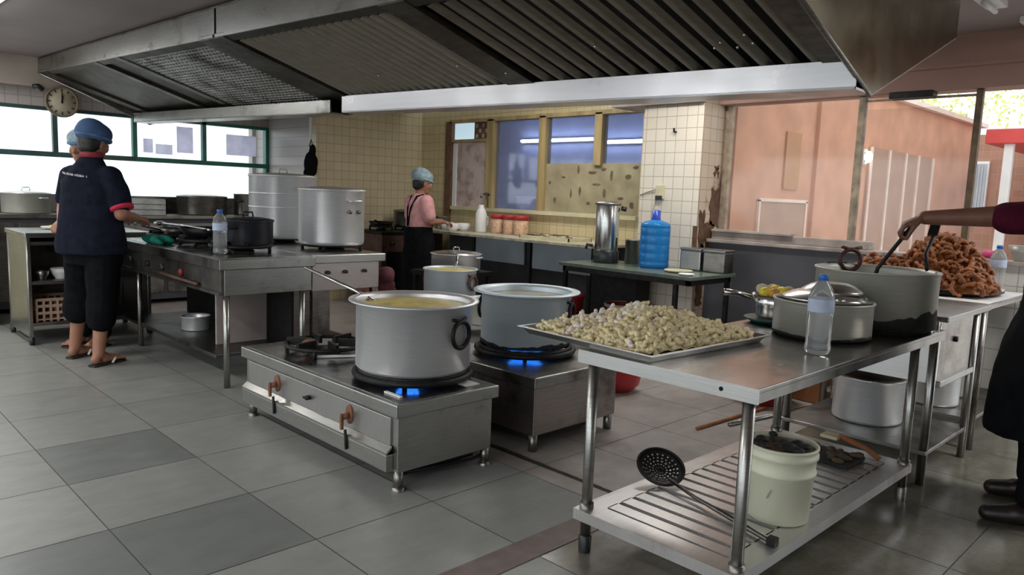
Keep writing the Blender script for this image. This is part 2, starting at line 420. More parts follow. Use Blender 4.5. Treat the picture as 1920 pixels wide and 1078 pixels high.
# ------------------------------------------------------------------ floor
def floor_mat(name, col, rough, var=0.12, spots=None):
    m, nt, b = new_mat(name)
    v = coords(nt, (1, 2.2, 1)); n = noise(nt, v, 5, 8, 0.7)
    c = ramp(nt, n, [(0.3, dark(col, 1 - var)), (0.7, tuple(x * (1 + var) for x in col))])
    if spots:
        n2 = noise(nt, coords(nt), 2.2, 6, 0.7)
        f = ramp(nt, n2, [(0.45, (0, 0, 0)), (0.62, (1, 1, 1))])
        mx = N(nt, 'ShaderNodeMix', data_type='RGBA'); nt.links.new(f, mx.inputs[0]); nt.links.new(c, mx.inputs[6])
        mx.inputs[7].default_value = (*spots, 1); c = mx.outputs[2]
    nt.links.new(c, b.inputs['Base Color'])
    r = N(nt, 'ShaderNodeMapRange'); nt.links.new(noise(nt, coords(nt), 9, 4), r.inputs[0])
    r.inputs[3].default_value = rough - 0.07; r.inputs[4].default_value = rough + 0.1
    nt.links.new(r.outputs[0], b.inputs['Roughness'])
    bump(nt, b, n, 0.08, 0.003)
    return m
FLA = floor_mat('floor_tile_grey', (0.262, 0.270, 0.258), 0.34)
FLB = floor_mat('floor_tile_pale', (0.285, 0.293, 0.278), 0.36)
FLD = floor_mat('floor_tile_dark', (0.185, 0.195, 0.192), 0.34)
FLW = floor_mat('floor_tile_wet_shade', (0.20, 0.19, 0.155), 0.17, 0.22, (0.125, 0.12, 0.085))  # wet gloss; the darker olive also holds the shadow on this side
for n_ in FLW.node_tree.nodes:
    if n_.type == 'BSDF_PRINCIPLED': n_.inputs['Specular IOR Level'].default_value = 0.9
FLC = floor_mat('floor_tile_worn', (0.40, 0.37, 0.345), 0.38, 0.12, (0.31, 0.275, 0.25))
GROUT = mat('grout', (0.10, 0.10, 0.095), 0.9, 0, 0.2, 20, 0)
STRIP = mat('brown_floor_strip', (0.17, 0.125, 0.115), 0.5, 0, 0.2, 12, 0.1)
b = M(); mats = [GROUT, FLA, FLB, FLD, FLW, FLC]
b._add([(-5, -5, -0.003), (6.0, -5, -0.003), (6.0, 9.3, -0.003), (-5, 9.3, -0.003)], [(0, 1, 2, 3)])
rnd = random.Random(3)
tx, ty, gx, gy = 0.5455, 0.556, 0.272, 2.37
fi = []
for i in range(-10, 11):
    for j in range(-14, 13):
        x0, y0 = gx + i * tx, gy + j * ty
        if x0 > 5.9 or y0 > 9.2: continue
        y1 = y0 + ty
        segs = [(y0 + 0.002, y1 - 0.002)]
        for (a, c) in segs:
            if x0 + tx / 2 > 2.45 and j >= -1: k = 5
            elif y1 <= 1.83 and x0 > 1.6: k = 4
            elif y1 <= 1.83: k = 1
            else: k = rnd.choice([1, 1, 2, 2, 1])
            if (i, j) in ((1, 2), (1, 0), (0, 0), (-1, 0), (-2, 2), (0, 5), (-1, 6)): k = 3
            n0 = len(b.bm.faces)
            xe = min(x0 + tx - 0.002, 5.99)
            b._add([(x0 + 0.002, a, 0), (xe, a, 0), (xe, c, 0), (x0 + 0.002, c, 0)], [(0, 1, 2, 3)])
            fi.append((n0, k))
b.bm.faces.ensure_lookup_table()
for n0, k in fi: b.bm.faces[n0].material_index = k
struct(b, 'floor', mats)
struct(M().box(-4, 2.62, 1.74, 1.87, -0.002, 0.003), 'trim_1', STRIP)
b = M(); b.box(2.59, 2.60, 1.9, 2.95, -0.002, 0.006)
struct(b, 'trim_2', STEELDIRTY)
struct(M().box(2.572, 2.589, 1.9, 2.95, -0.002, 0.002), 'trim_3', SOOT)

# ------------------------------------------------------------------ ceiling and beams
struct(M().box(-2.6, 5.65, -3.5, 9.2, 2.45, 2.55), 'ceiling', CEIL)
b = M(); b.box(5.6, 5.8, -5, 3.34, 2.1, 2.46); b.box(5.585, 5.6, -5, 3.34, 2.24, 2.265)
struct(b, 'trim_4', PINKCEIL)
struct(M().box(5.35, 5.84, 3.34, 4.26, 2.10, 2.46), 'trim_5', LEDGE)
struct(M().box(-5, 4.4, 8.62, 8.8, 2.17, 2.46), 'trim_6', BEAMPAINT)

# left window wall (plane y = 8.8)
b = M(); b.box(-5, 4.9, 8.8, 8.95, 1.99, 2.46); b.box(-5, 4.9, 8.8, 8.95, 0, 1.06)
struct(b, 'wall_left', TILEGREY_X)
def frame(name, x0, x1):
    o = M(); o.box(x0, x1, 8.8, 8.86, 1.965, 2.0); o.box(x0, x1, 8.80, 8.86, 1.06, 1.09)
    return struct(o, name, DARKFRAME)
mull = [0.55, 1.31, 2.07, 2.83, 3.585, 4.33]
for i in range(5):
    x0, x1 = mull[i], mull[i + 1]
    f = M(); f.box(x0 - 0.022, x0 + 0.022, 8.79, 8.85, 1.53, 2.0)
    f.box(x0, x1, 8.79, 8.85, 1.965, 2.0); f.box(x0, x1, 8.77, 8.86, 1.505, 1.555)
    wo = struct(f, 'window_%d' % (i + 1), GREENFRAME if i > 2 else DARKFRAME)
    p = M(); p.box(x0 + 0.022, x1 - 0.022, 8.82, 8.826, 1.555, 1.965); p.build('pane', GLASSCLEAR, wo)
    p = M(); p.box(x0, x1, 8.82, 8.826, 1.06, 1.505); p.build('pane', GLASSCLEAR, wo)
f = M(); f.box(4.33, 4.40, 8.78, 8.86, 1.06, 2.0); f.box(4.33, 4.9, 8.77, 8.86, 1.505, 1.555)
struct(f, 'window_6', GREENFRAME)
# a tiled recess seen through the last bay
struct(M().box(4.33, 5.9, 9.15, 9.25, 0, 2.46), 'wall_recess', TILEGREY_X)
# back tiled wall (plane y = 7.65)
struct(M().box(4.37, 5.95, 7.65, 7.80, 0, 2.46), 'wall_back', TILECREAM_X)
struct(M().box(4.372, 4.41, 7.80, 9.15, 0, 2.46), 'wall_return', TILEGREY_X)
# window wall (plane x = 5.85)
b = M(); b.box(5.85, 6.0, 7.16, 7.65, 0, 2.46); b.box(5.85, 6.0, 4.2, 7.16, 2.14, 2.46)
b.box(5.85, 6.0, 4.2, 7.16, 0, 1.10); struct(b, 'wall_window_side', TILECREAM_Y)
struct(M().box(5.80, 6.0, 4.26, 7.0, 1.10, 1.14), 'trim_7', CREAM)
# pier
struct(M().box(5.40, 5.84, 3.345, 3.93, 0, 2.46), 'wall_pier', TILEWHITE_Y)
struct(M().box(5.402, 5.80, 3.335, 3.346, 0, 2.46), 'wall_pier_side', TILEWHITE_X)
struct(M().box(5.84, 6.0, 3.35, 4.26, 0, 2.46), 'wall_pier_back', CREAM)
# bare patches where pier tiles have fallen off
b = M(); rp = random.Random(19)
def ragged(x0, x1, z0, z1, y=3.328):
    n = 7; pts = []
    for k in range(n): pts.append((x0 + (x1 - x0) * k / (n - 1), y, z0 + rp.uniform(-.03, .03)))
    for k in range(n): pts.append((x1 + rp.uniform(-.018, .018), y, z0 + (z1 - z0) * (k + .5) / n))
    for k in range(n): pts.append((x1 - (x1 - x0) * k / (n - 1), y, z1 + rp.uniform(-.03, .03)))
    for k in range(n): pts.append((x0 + rp.uniform(-.018, .018), y, z1 - (z1 - z0) * (k + .5) / n))
    b.prism(pts, (0, 0.007, 0))
for (p, q, z0, z1) in [(5.57, 5.70, 1.10, 1.42), (5.60, 5.66, 1.52, 1.60), (5.52, 5.64, 0.92, 1.14), (5.42, 5.50, 0.80, 1.22), (5.46, 5.60, 0.70, 0.93), (5.44, 5.52, 0.44, 0.62)]: ragged(p, q, z0, z1)
for (iy, z0, z1) in [(3.335, 0.60, 1.10), (3.37, 0.68, 0.92)]:
    b.box(5.394, 5.402, iy, iy + 0.04, z0, z1)
struct(b, 'trim_8', STAINBROWN)
struct(M().box(-2.6, 5.65, -3.5, -3.4, 0, 2.45), 'wall_behind_added', BEAMPAINT)  # unseen wall, added to cut the light coming from this side
# low wall under the patio opening
struct(M().box(5.56, 5.75, 1.95, 3.326, 0, 0.97), 'wall_low', DARKPANEL)
struct(M().box(5.62, 5.75, 1.0, 1.95, 0, 0.97), 'wall_low_tiled', TILELOW)
b = M(); b.box(5.53, 5.76, 1.93, 3.326, 0.97, 1.0, 0.006); b.box(5.58, 5.76, 0.98, 1.95, 0.97, 1.0, 0.006); struct(b, 'trim_9', LEDGE)
b = M(); b.box(5.60, 5.72, 2.05, 3.32, 1.0, 1.06, 0.005); b.box(5.57, 5.64, 2.62, 3.31, 1.06, 1.08, 0.004); struct(b, 'trim_10', LEDGE)
b = M(); b.box(5.63, 5.675, 2.17, 2.218, 1.0, 2.1, 0.004); struct(b, 'trim_11', POSTPAINT)
b = M(); b.box(5.63, 5.675, 1.435, 1.475, 1.0, 2.1, 0.004); struct(b, 'trim_12', POSTBROWN)
b = M(); b.box(5.71, 5.76, 3.27, 3.33, 1.0, 2.1, 0.004); struct(b, 'trim_13', POSTPAINT)
struct(M().box(5.645, 5.651, 2.225, 3.27, 1.07, 2.1), 'window_7', GLASSOUT)
struct(M().box(5.645, 5.651, 1.475, 2.165, 1.03, 2.0), 'window_8', GLASSOUT)
struct(M().box(5.64, 5.66, 1.475, 2.165, 2.055, 2.07), 'trim_14', POSTPAINT)

struct(M().box(5.58, 5.68, 1.72, 2.0, 2.06, 2.105, 0.004), 'trim_23', BLACKIRON)
# windows of the tiled wall
def post(name, y0, y1, m, z0=1.14, z1=2.14): return struct(M().box(5.83, 5.93, y0, y1, z0, z1, 0.004), name, m)
post('trim_15', 7.04, 7.16, BROWNWOOD, 0.9); post('trim_16', 6.30, 6.42, YELLOWWOOD); post('trim_17', 5.50, 5.60, YELLOWWOOD)
post('trim_18', 4.745, 4.84, YELLOWWOOD, 1.62); struct(M().box(5.83, 5.92, 4.26, 7.1, 2.115, 2.16, 0.004), 'trim_19', YELLOWWOOD)
struct(M().box(5.835, 5.92, 6.42, 7.04, 1.895, 1.925), 'trim_20', YELLOWWOOD)
DIRTYPINK = metal_mat('dirty_pink_sheet', (0.55, 0.45, 0.42), 0.5, (1, 1, 0.3), 0.1, (0.28, 0.18, 0.16), 0.5, 4)
for n_ in DIRTYPINK.node_tree.nodes:
    if n_.type == 'BSDF_PRINCIPLED': n_.inputs['Metallic'].default_value = 0
wo = struct(M().box(5.86, 5.875, 6.42, 7.04, 1.14, 1.895), 'window_9', DIRTYPINK)
M().box(5.85, 5.862, 6.96, 7.03, 1.14, 1.88).build('jamb', WHITE, wo)
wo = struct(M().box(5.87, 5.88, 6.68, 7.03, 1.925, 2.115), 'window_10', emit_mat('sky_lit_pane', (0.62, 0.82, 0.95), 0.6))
wo = struct(M().box(5.865, 5.88, 6.42, 6.67, 1.925, 2.115), 'window_11', BROWNWOOD)
lat = M()
for k in range(4):
    for j in range(3):
        if (k + j) % 2: lat.box(5.855, 5.866, 6.44 + k * 0.055, 6.475 + k * 0.055, 1.935 + j * 0.06, 1.98 + j * 0.06, 0.004)
lat.build('lattice', LEDGE, wo)
struct(M().box(5.88, 5.886, 5.60, 6.30, 1.14, 2.115), 'window_12', GLASSROOM)
struct(M().box(5.88, 5.886, 4.84, 5.50, 1.64, 2.115), 'window_13', GLASSROOM)
struct(M().box(5.88, 5.886, 4.26, 4.745, 1.64, 2.115), 'window_14', GLASSROOM)
brd = struct(M().box(5.865, 5.89, 4.26, 5.50, 1.14, 1.64), 'wall_board', STAINBOARD)
mk = M(); rr = random.Random(11)
for (y, z, a, c) in [(5.05, 1.58, .03, .08), (4.86, 1.55, .10, .03), (4.72, 1.58, .06, .03), (4.62, 1.52, .03, .10), (4.42, 1.51, .08, .05), (4.80, 1.43, .10, .025), (5.02, 1.36, .03, .09), (4.70, 1.35, .04, .08),
                     (5.14, 1.33, .025, .09), (5.36, 1.26, .04, .05), (4.55, 1.18, .03, .06), (4.36, 1.24, .05, .06), (5.25, 1.50, .05, .02), (4.90, 1.24, .05, .03), (5.44, 1.44, .03, .03), (4.33, 1.60, .06, .04), (4.50, 1.30, .07, .025)]:
    pts = [(5.8635, y + a * .62 * math.cos(t * PI / 4) * rr.uniform(.7, 1.1), z + c * .62 * math.sin(t * PI / 4) * rr.uniform(.7, 1.1)) for t in range(8)]
    mk.prism(pts, (0.003, 0, 0))
mk.build('dark_stain', mat('sticker_residue', (0.13, 0.095, 0.055), 0.8, 0, 0.4, 20, 0.1), brd)
# next room behind that glass
struct(M().box(8.4, 8.5, 3.5, 9.4, 0, 2.8), 'wall_next_room', NEXTROOM)
struct(M().box(6.0, 8.5, 9.3, 9.4, 0, 2.8), 'wall_next_room_end', NEXTROOM)
struct(M().box(6.0, 8.5, 3.5, 3.62, 0, 2.8), 'wall_next_room_near', NEXTROOM)
b = M(); b.box(5.95, 8.5, 3.5, 9.4, 2.8, 2.9); struct(b, 'ceiling_next_room', NEXTROOM)
struct(M().box(6.0, 8.5, 3.5, 9.4, -0.05, 0.0), 'floor_next_room', PAVING)

# ------------------------------------------------------------------ outside
struct(M().box(-40, 60, -40, 50, -0.06, -0.01), 'ground_patio', PAVING)
b = M(); b.box(5.85, 13.0, 3.30, 3.48, 0, 2.56); b.box(7.38, 7.62, 3.26, 3.31, 0, 2.5); struct(b, 'wall_patio', PINKWALL)
struct(M().box(5.85, 13.1, 3.22, 3.50, 2.56, 2.62), 'trim_21', PALELINE)
b = M()
for (a, c, d, e) in [(6.3, 7.28, 1.325, 1.355), (6.3, 6.33, 0.5, 1.34), (7.25, 7.28, 0.5, 1.34)]: b.box(a, c, 3.275, 3.30, d, e)
struct(b, 'trim_22', PALELINE)
struct(M().box(6.33, 7.25, 3.285, 3.302, 0.5, 1.33), 'door_1', PINKPANEL)
dd = M(); dd.box(8.75, 10.9, 3.27, 3.31, 0, 1.98); dr = struct(dd, 'door_2', PINKPANEL)
dl = M()
for x in (8.75, 9.3, 9.85, 10.3, 10.86): dl.box(x, x + 0.05, 3.255, 3.272, 0, 1.98)
dl.build('stile', PALELINE, dr)
struct(M().box(6.75, 7.05, 3.28, 3.302, 1.45, 1.98), 'window_15', mat('ochre_panel', (0.50, 0.25, 0.12), 0.7, 0, 0.1, 4, 0.1))
lamp = T('wall_glow_spot', 'added round glowing spot on the terracotta patio wall', 'lamp', (8.62, 3.3, 1.86))  # glowing dome added in place of a bright spot mirrored in the glass
M().lathe([(0, 0), (0.09, 0), (0.09, 0.03), (0.075, 0.04)], (0, 0, 0), 24).build('base', WHITE, lamp, world=False).rotation_euler = (PI / 2, 0, 0)
M().ball((0, -0.06, 0), (0.062, 0.04, 0.062)).build('dome', SPOTGLOW, lamp, 'glowing white bulb', world=False)
# far building, post and tree
struct(M().box(14.0, 14.3, -2, 3.62, 0, 2.55), 'wall_far', BRICKRED)
b = M(); b.box(13.95, 14.02, 3.36, 3.60, 1.2, 2.12)
sh = struct(b, 'window_16', WHITE)
b = M()
for k in range(5): b.box(13.93, 13.96, 3.385 + k * 0.043, 3.41 + k * 0.043, 1.28, 2.08)
b.build('slat', GREYSHUT, sh)
struct(M().box(13.5, 13.6, -2.5, 2.62, 0, 2.3), 'wall_far_grey', mat('grey_mauve_render', (0.36, 0.30, 0.31), 0.8, 0, 0.1, 3, 0.1))
pst = tag(M().box(10.96, 11.05, 2.40, 2.50, -0.01, 2.16, 0.005).build('white_post', WHITE), 'white square post of the awning across the patio', 'post')
awn = tag(M().box(10.9, 13.4, -2.2, 2.70, 2.16, 2.34, 0.01).build('red_awning', REDBEAM), 'red awning edge carried by the white post across the patio', 'awning')
tree = T('tree', 'yellow green sunlit tree behind the patio wall', 'tree', (17.5, 4.6, 0))
b = M(); b.tube([(0, 0, -0.01), (0.05, 0.1, 1.2), (-0.1, 0, 2.2), (0, 0.1, 3.1)], [0.14, 0.11, 0.07, 0.02], 10)
b.build('trunk', BARK, tree, world=False)
lf = M(); rl = random.Random(5)
for k in range(1500):
    a, e, r = rl.uniform(0, 2 * PI), rl.gauss(0, 0.6), rl.uniform(0.5, 1.0)
    c = Vector((math.cos(a) * r * 1.3, math.sin(a) * r * 2.3, 3.75 + e * 0.75))
    u = Vector((rl.uniform(-1, 1), rl.uniform(-1, 1), rl.uniform(-1, 1))).normalized(); v = u.orthogonal().normalized()
    L = rl.uniform(0.04, 0.09)
    lf._add([c - u * L, c + v * L * 0.5, c + u * L, c - v * L * 0.5], [(0, 1, 2, 3)])
lf.build('foliage', LEAF, tree, world=False)
# ------------------------------------------------------------------ extractor hood (V-bottomed, hung under the ceiling)
hood = T('extractor_hood', 'long V-bottomed stainless extractor hood with greasy baffle filters hanging over the stoves', 'extractor hood', (3.1, 5.0, 2.1))
HR = dict(y=1.28, near=(2.274, 2.163), v=(3.35, 1.78), far=(4.39, 2.19), top=2.40)
HL = dict(y=8.60, near=(1.90, 2.30), v=(2.92, 1.905), far=(3.95, 2.30), top=2.44)
def hp(key, t, off=0.0, dz=0.0):
    """point on a hood line, t = 0 at the right end .. 1 at the left end"""
    a, c = HR[key], HL[key]
    return Vector((a[0] + (c[0] - a[0]) * t + off, HR['y'] + (HL['y'] - HR['y']) * t, a[1] + (c[1] - a[1]) * t + dz))
def slope(u, t, drop=0.0):
    """point on the near filter slope: u = 0 at the fascia, 1 at the gutter"""
    p, q = hp('near', t), hp('v', t, 0, 0.075)
    n = Vector((-(q.z - p.z), 0, (q.x - p.x))).normalized()
    return p.lerp(q, u) + n * drop
tt = lambda y: (y - HR['y']) / (HL['y'] - HR['y'])
tb = tt(4.93)     # joint between the two hood sections
def topz(t): return HR['top'] + (HL['top'] - HR['top']) * t
for (t0, t1) in ((0.0, tb - 0.002), (tb + 0.002, 1.0)):
    f = M()
    a, c = hp('near', t0), hp('near', t1)
    f.prism([a, c, Vector((c.x, c.y, topz(t1))), Vector((a.x, a.y, topz(t0)))], (0.02, 0, 0))
    e = 0.012
    f.prism([a + Vector((-.012, 0, 0)), c + Vector((-.012, 0, 0)), c + Vector((-.012, 0, 0.018)), a + Vector((-.012, 0, 0.018))], (0.03, 0, 0))
    f.build('fascia', STEEL, hood)
# back of the V, far fascia and roof
f = M()
f.prism([hp('v', 0), hp('v', 1), hp('far', 1), hp('far', 0)], (0.0, 0, 0.015))
a, c = hp('far', 0), hp('far', 1)
f.prism([a, c, Vector((c.x, c.y, topz(1))), Vector((a.x, a.y, topz(0)))], (-0.02, 0, 0))
f.build('far_side', STEELDIRTY, hood)
f = M(); a, c = hp('near', 0), hp('near', 1); g, h = hp('far', 1), hp('far', 0)
f.prism([Vector((a.x, a.y, 2.40)), Vector((c.x, c.y, 2.43)), Vector((g.x, g.y, 2.43)), Vector((h.x, h.y, 2.40))], (0, 0, 0.012))
f.build('roof', STEELDIRTY, hood)
for t, nm, m_, s_ in ((0.0, 'end_panel', HOODEND, -1), (1.0, 'end_panel', STEELDIRTY, 1)):
    n_, v_, r_ = hp('near', t), hp('v', t), hp('far', t)
    f = M(); f.prism([n_, v_, r_, Vector((r_.x, r_.y, topz(t))), Vector((n_.x, n_.y, topz(t)))], (0, 0.012 * s_, 0))
    e = f.build(nm, m_, hood, 'shiny brownish triangular end panel' if s_ < 0 else None)
    f = M(); f.tube([n_, v_, r_], 0.012, 8); f.build('edge_trim', STEELDIRTY, e)
GUTTERSTEEL = dull(metal_mat('gutter_steel', (0.62, 0.62, 0.64), 0.30, (1, 0.3, 4), 0.04, (0.52, 0.52, 0.53), 0.6, 1.2, 0.01), 0.9)
# gutter strip facing the room along the bottom of the filters
for (t0, t1, m_, hgt) in ((0.0, tb - 0.01, GUTTERSTEEL, 0.118), (tb + 0.01, 1.0, STEEL, 0.095)):
    f = M(); a, c = hp('v', t0, 0, 0), hp('v', t1, 0, 0)
    o_ = Vector((-0.16, 0, 0.004)); up = Vector((0, 0, hgt))
    f.prism([a + o_, c + o_, c + o_ + up, a + o_ + up], (0.012, 0, 0))
    f.prism([a + o_, c + o_, c, a], (0, 0, 0.01))
    f.build('gutter', m_, hood)
# dark back plate behind the filters
f = M(); f.prism([slope(0, 0, 0.09), slope(0, 1, 0.09), slope(1, 1, 0.09), slope(1, 0, 0.09)], (0, 0, 0.01)); f.build('plenum', mat('soot_black_plenum', (0.016, 0.014, 0.012), 0.8, 0, 0.3, 9, 0.1), hood)
f = M(); f.prism([slope(0, 0, -0.0), slope(0, 1, 0), slope(0.06, 1, 0), slope(0.06, 0, 0)], (0, 0, 0.012)); f.build('top_rail', HOODDARK, hood)
# divider ribs
for (y0, y1) in ((1.30, 1.42), (3.02, 3.22), (4.82, 5.04), (5.04, 5.16), (6.55, 6.65), (7.05, 7.14), (8.35, 8.58)):
    f = M(); f.prism([slope(0, tt(y0), -0.005), slope(0, tt(y1), -0.005), slope(0.92, tt(y1), -0.005), slope(0.92, tt(y0), -0.005)], (0, 0, 0.03))
    f.build('divider_rib', GREASE if y0 < 8 else HOODDARK, hood)
def baffles(y0, y1, n, wfrac, m_, depth=0.03):
    f = M()
    for k in range(n):
        ya = y0 + (y1 - y0) * k / n; yb = ya + (y1 - y0) / n * wfrac
        ym = (ya + yb) / 2
        # rounded channel: five-sided section swept down the slope
        sec = [(ya, 0.028), (ya + (yb - ya) * 0.2, 0.006), (ym, 0.0), (yb - (yb - ya) * 0.2, 0.006), (yb, 0.028)]
        A = [slope(0.07, tt(y), d) for y, d in sec]; B = [slope(0.90, tt(y), d) for y, d in sec]
        vs = A + B; fc = [(i, i + 1, i + 6, i + 5) for i in range(4)]
        f._add(vs, fc, True)
    f.build('baffle_filter', m_, hood)
BAFFLER = dull(metal_mat('baffle_grease', (0.20, 0.18, 0.145), 0.34, (1, 1, 10), 0.15, (0.11, 0.095, 0.075), 0.58), 0.5)
BAFFLEL = dull(metal_mat('baffle_lighter', (0.34, 0.315, 0.265), 0.36, (1, 1, 10), 0.1, (0.22, 0.195, 0.16), 0.6), 0.45)
baffles(1.42, 2.22, 7, 0.55, BAFFLER); baffles(2.22, 3.02, 7, 0.55, BAFFLER)
baffles(3.22, 4.02, 10, 0.46, BAFFLEL); baffles(4.02, 4.82, 10, 0.46, BAFFLEL)
def mesh_panel(y0, y1, m_):
    f = M()
    n = int((y1 - y0) / 0.05)
    for k in range(n + 1):
        y = y0 + (y1 - y0) * k / n
        f.prism([slope(0.07, tt(y), 0.005), slope(0.07, tt(y + 0.022), 0.005), slope(0.94, tt(y + 0.022), 0.005), slope(0.94, tt(y), 0.005)], (0, 0, 0.008))
    for k in range(24):
        u = 0.07 + 0.87 * k / 24
        f.prism([slope(u, tt(y0), 0.004), slope(u, tt(y1), 0.004), slope(u + 0.016, tt(y1), 0.004), slope(u + 0.016, tt(y0), 0.004)], (0, 0, 0.008))
    f.build('mesh_filter', m_, hood)
mesh_panel(5.18, 5.85, GREASELIGHT); mesh_panel(5.87, 6.53, GREASELIGHT)
f = M(); f.prism([slope(0.05, tt(6.65), 0.02), slope(0.05, tt(7.05), 0.02), slope(0.95, tt(7.05), 0.02), slope(0.95, tt(6.65), 0.02)], (0, 0, 0.01)); f.build('blank_panel', HOODDARK, hood)
f = M(); f.prism([slope(0.05, tt(7.14), 0.02), slope(0.05, tt(8.35), 0.02), slope(0.95, tt(8.35), 0.02), slope(0.95, tt(7.14), 0.02)], (0, 0, 0.01)); f.build('blank_panel', HOODDARK, hood)
for (u, y) in [(0.62, 1.75), (0.66, 1.80), (0.58, 1.62), (0.65, 1.62), (0.67, 1.70), (0.55, 2.35), (0.72, 3.1), (0.6, 3.35), (0.62, 4.1), (0.5, 5.9)]:
    M().ball(slope(u, tt(y), -0.004), 0.007, 8, 6).build('screw', STEELBRIGHT, hood)
for y in (2.2, 6.0):
    for x in (2.5, 4.0):
        M().tube([(x, y, 2.42), (x, y, 2.451)], 0.01, 8).build('hanger_rod', STEELDIRTY, hood)

# ------------------------------------------------------------------ ceiling lamps
def lamp_fix(x, y, lab, rz=0.0, L=1.2, lit=True):
    t = T('fluorescent_lamp', lab, 'ceiling light', (x, y, 2.45), rz)
    M().box(-0.05, 0.05, -L / 2, L / 2, -0.035, 0.001, 0.004).build('batten', WHITE, t, world=False)
    M().tube([(0, -L / 2 + 0.03, -0.055), (0, L / 2 - 0.03, -0.055)], 0.014, 10).build('tube', TUBE if lit else WHITE, t, 'glowing white tube' if lit else 'unlit tube', world=False)
    return t
lamp_fix(1.08, 6.15, 'fluorescent batten on the ceiling at the left edge of the picture')
lamp_fix(5.45, 1.15, 'unlit fluorescent batten on the ceiling to the right of the hood end', PI / 2, 0.35, False)
lamp_fix(4.72, 1.22, 'short unlit batten on the ceiling touching the top edge of the picture', PI / 2, 0.3, False)
nl = []
for (y, z, x, lab) in ((7.66, 2.13, 8.36, 'cool white fluorescent tube seen through the middle glass pane'), (6.10, 2.08, 8.36, 'cool white fluorescent tube seen through the pane beside the tiled pier')):
    t = T('fluorescent_lamp', lab, 'wall light', (x, y, z))
    M().box(-0.0, 0.041, -0.72, 0.74, -0.03, 0.03, 0.004).build('batten', WHITE, t, world=False)
    M().tube([(-0.02, -0.7, 0), (-0.02, 0.72, 0)], 0.016, 10).build('tube', TUBEBLUE, t, 'glowing bluish tube', world=False)

# ------------------------------------------------------------------ stoves
def grate(mb, cx, cy, z, r, arms=6):
    mb.tube([(cx + r * math.cos(a * PI / 12), cy + r * math.sin(a * PI / 12), z) for a in range(24)], 0.012, 8, closed=True)
    for k in range(arms):
        a = 2 * PI * k / arms + 0.3
        mb.box(cx + 0.35 * r * math.cos(a) - 0.0, cx + 0.35 * r * math.cos(a) + 0.65 * r, cy + 0.35 * r * math.sin(a) - 0.008, cy + 0.35 * r * math.sin(a) + 0.008, z - 0.012, z + 0.03, 0, (0, 0, a), (cx + 0.35 * r * math.cos(a), cy + 0.35 * r * math.sin(a), z))
def burner(parent, cx, cy, z, r, flame=None, fs=1.0):
    g = M(); grate(g, cx, cy, z + 0.045, r)
    if r > 0.22: g.tube([(cx + (r + .02) * math.cos(a * PI / 18), cy + (r + .02) * math.sin(a * PI / 18), z + .030) for a in range(36)], 0.016, 8, closed=True)
    for k in range(4):
        a = PI / 4 + k * PI / 2; g.tube([(cx + r * math.cos(a), cy + r * math.sin(a), z), (cx + r * math.cos(a), cy + r * math.sin(a), z + 0.045)], 0.012, 6)
    go = g.build('burner_grate', BLACKIRON, parent, 'black iron burner grate')
    M().lathe([(r * 0.45, 0.0), (r * 0.45, 0.012), (r * 0.36, 0.022), (0.0, 0.022)], (cx, cy, z), 28).build('burner_cap', BLACKIRON, parent)
    if flame:
        fl = M(); fc = M(); rf = random.Random(int(cx * 100))
        a0, a1, nn = flame
        for k in range(nn):
            a = a0 + (a1 - a0) * k / (nn - 1); h = rf.uniform(0.010, 0.017) * fs; dr = Vector((math.cos(a), math.sin(a), 0)); c0 = Vector((cx, cy, z))
            p = c0 + dr * r * rf.uniform(.92, .98) + Vector((0, 0, 0.012 + h)); q = c0 + dr * r * 0.62 + Vector((0, 0, 0.012))
            fl.tube([q, q.lerp(p, .5) + Vector((0, 0, -.001)), q.lerp(p, .85) + Vector((0, 0, 0)), p + Vector((0, 0, h * .5))], [0.006 * fs, 0.008 * fs, 0.0075 * fs, 0.002], 7)
            fc.tube([q.lerp(p, .55) + dr * .003 + Vector((0, 0, .004)), q.lerp(p, .9) + dr * .006 + Vector((0, 0, .002))], [0.007 * fs, 0.003 * fs], 6)
        fo = fl.build('flame', FLAME, parent, 'blue gas flame'); fc.build('flame_core', FLAMECORE, fo)
# front low stove
st = T('low_stove', 'low two-burner stainless stove nearest the camera, rust around its two valves', 'stove', (2.12, 3.26, 0))
b = M(); b.box(1.825, 2.42, 2.515, 4.01, 0.335, 0.395, 0.006); top = b.build('stove_top', STEEL, st)
M().box(1.85, 2.40, 2.54, 3.985, 0.393, 0.397).build('top_sheet', STEELTOP, top)
M().box(1.93, 2.36, 2.62, 3.92, 0.03, 0.09).build('shade_box', SOOT, st, 'added black box shading the gap under the stove')  # black box added to make the shaded gap under the stove
b = M(); b.box(1.848, 2.395, 2.535, 3.985, 0.085, 0.34, 0.004); body = b.build('body', STEEL, st)
b = M(); b.box(1.838, 1.85, 2.58, 3.94, 0.20, 0.325, 0.003); b.build('control_panel', metal_mat('panel_sheet', (0.50, 0.49, 0.48), 0.35, (1, 20, 1), 0.06, (0.33, 0.32, 0.3), 0.6), body)
b = M(); b.prism([(1.842, 2.57, 0.20), (1.842, 3.97, 0.20), (1.812, 3.97, 0.175), (1.812, 2.57, 0.175)], (0, 0, -0.012)); b.box(1.812, 1.848, 2.57, 3.97, 0.088, 0.165, 0.004); b.build('drip_rail', STEEL, st)
for (x, y) in ((1.868, 2.556), (1.868, 3.95), (2.375, 2.556), (2.375, 3.95)):
    l = M().tube([(x, y, 0.015), (x, y, 0.09)], 0.022, 12).build('leg', STEELDIRTY, st)
    M().lathe([(0.03, 0.0), (0.03, 0.01), (0.02, 0.02), (0, 0.02)], (x, y, 0), 14).build('foot', STEELDIRTY, l)
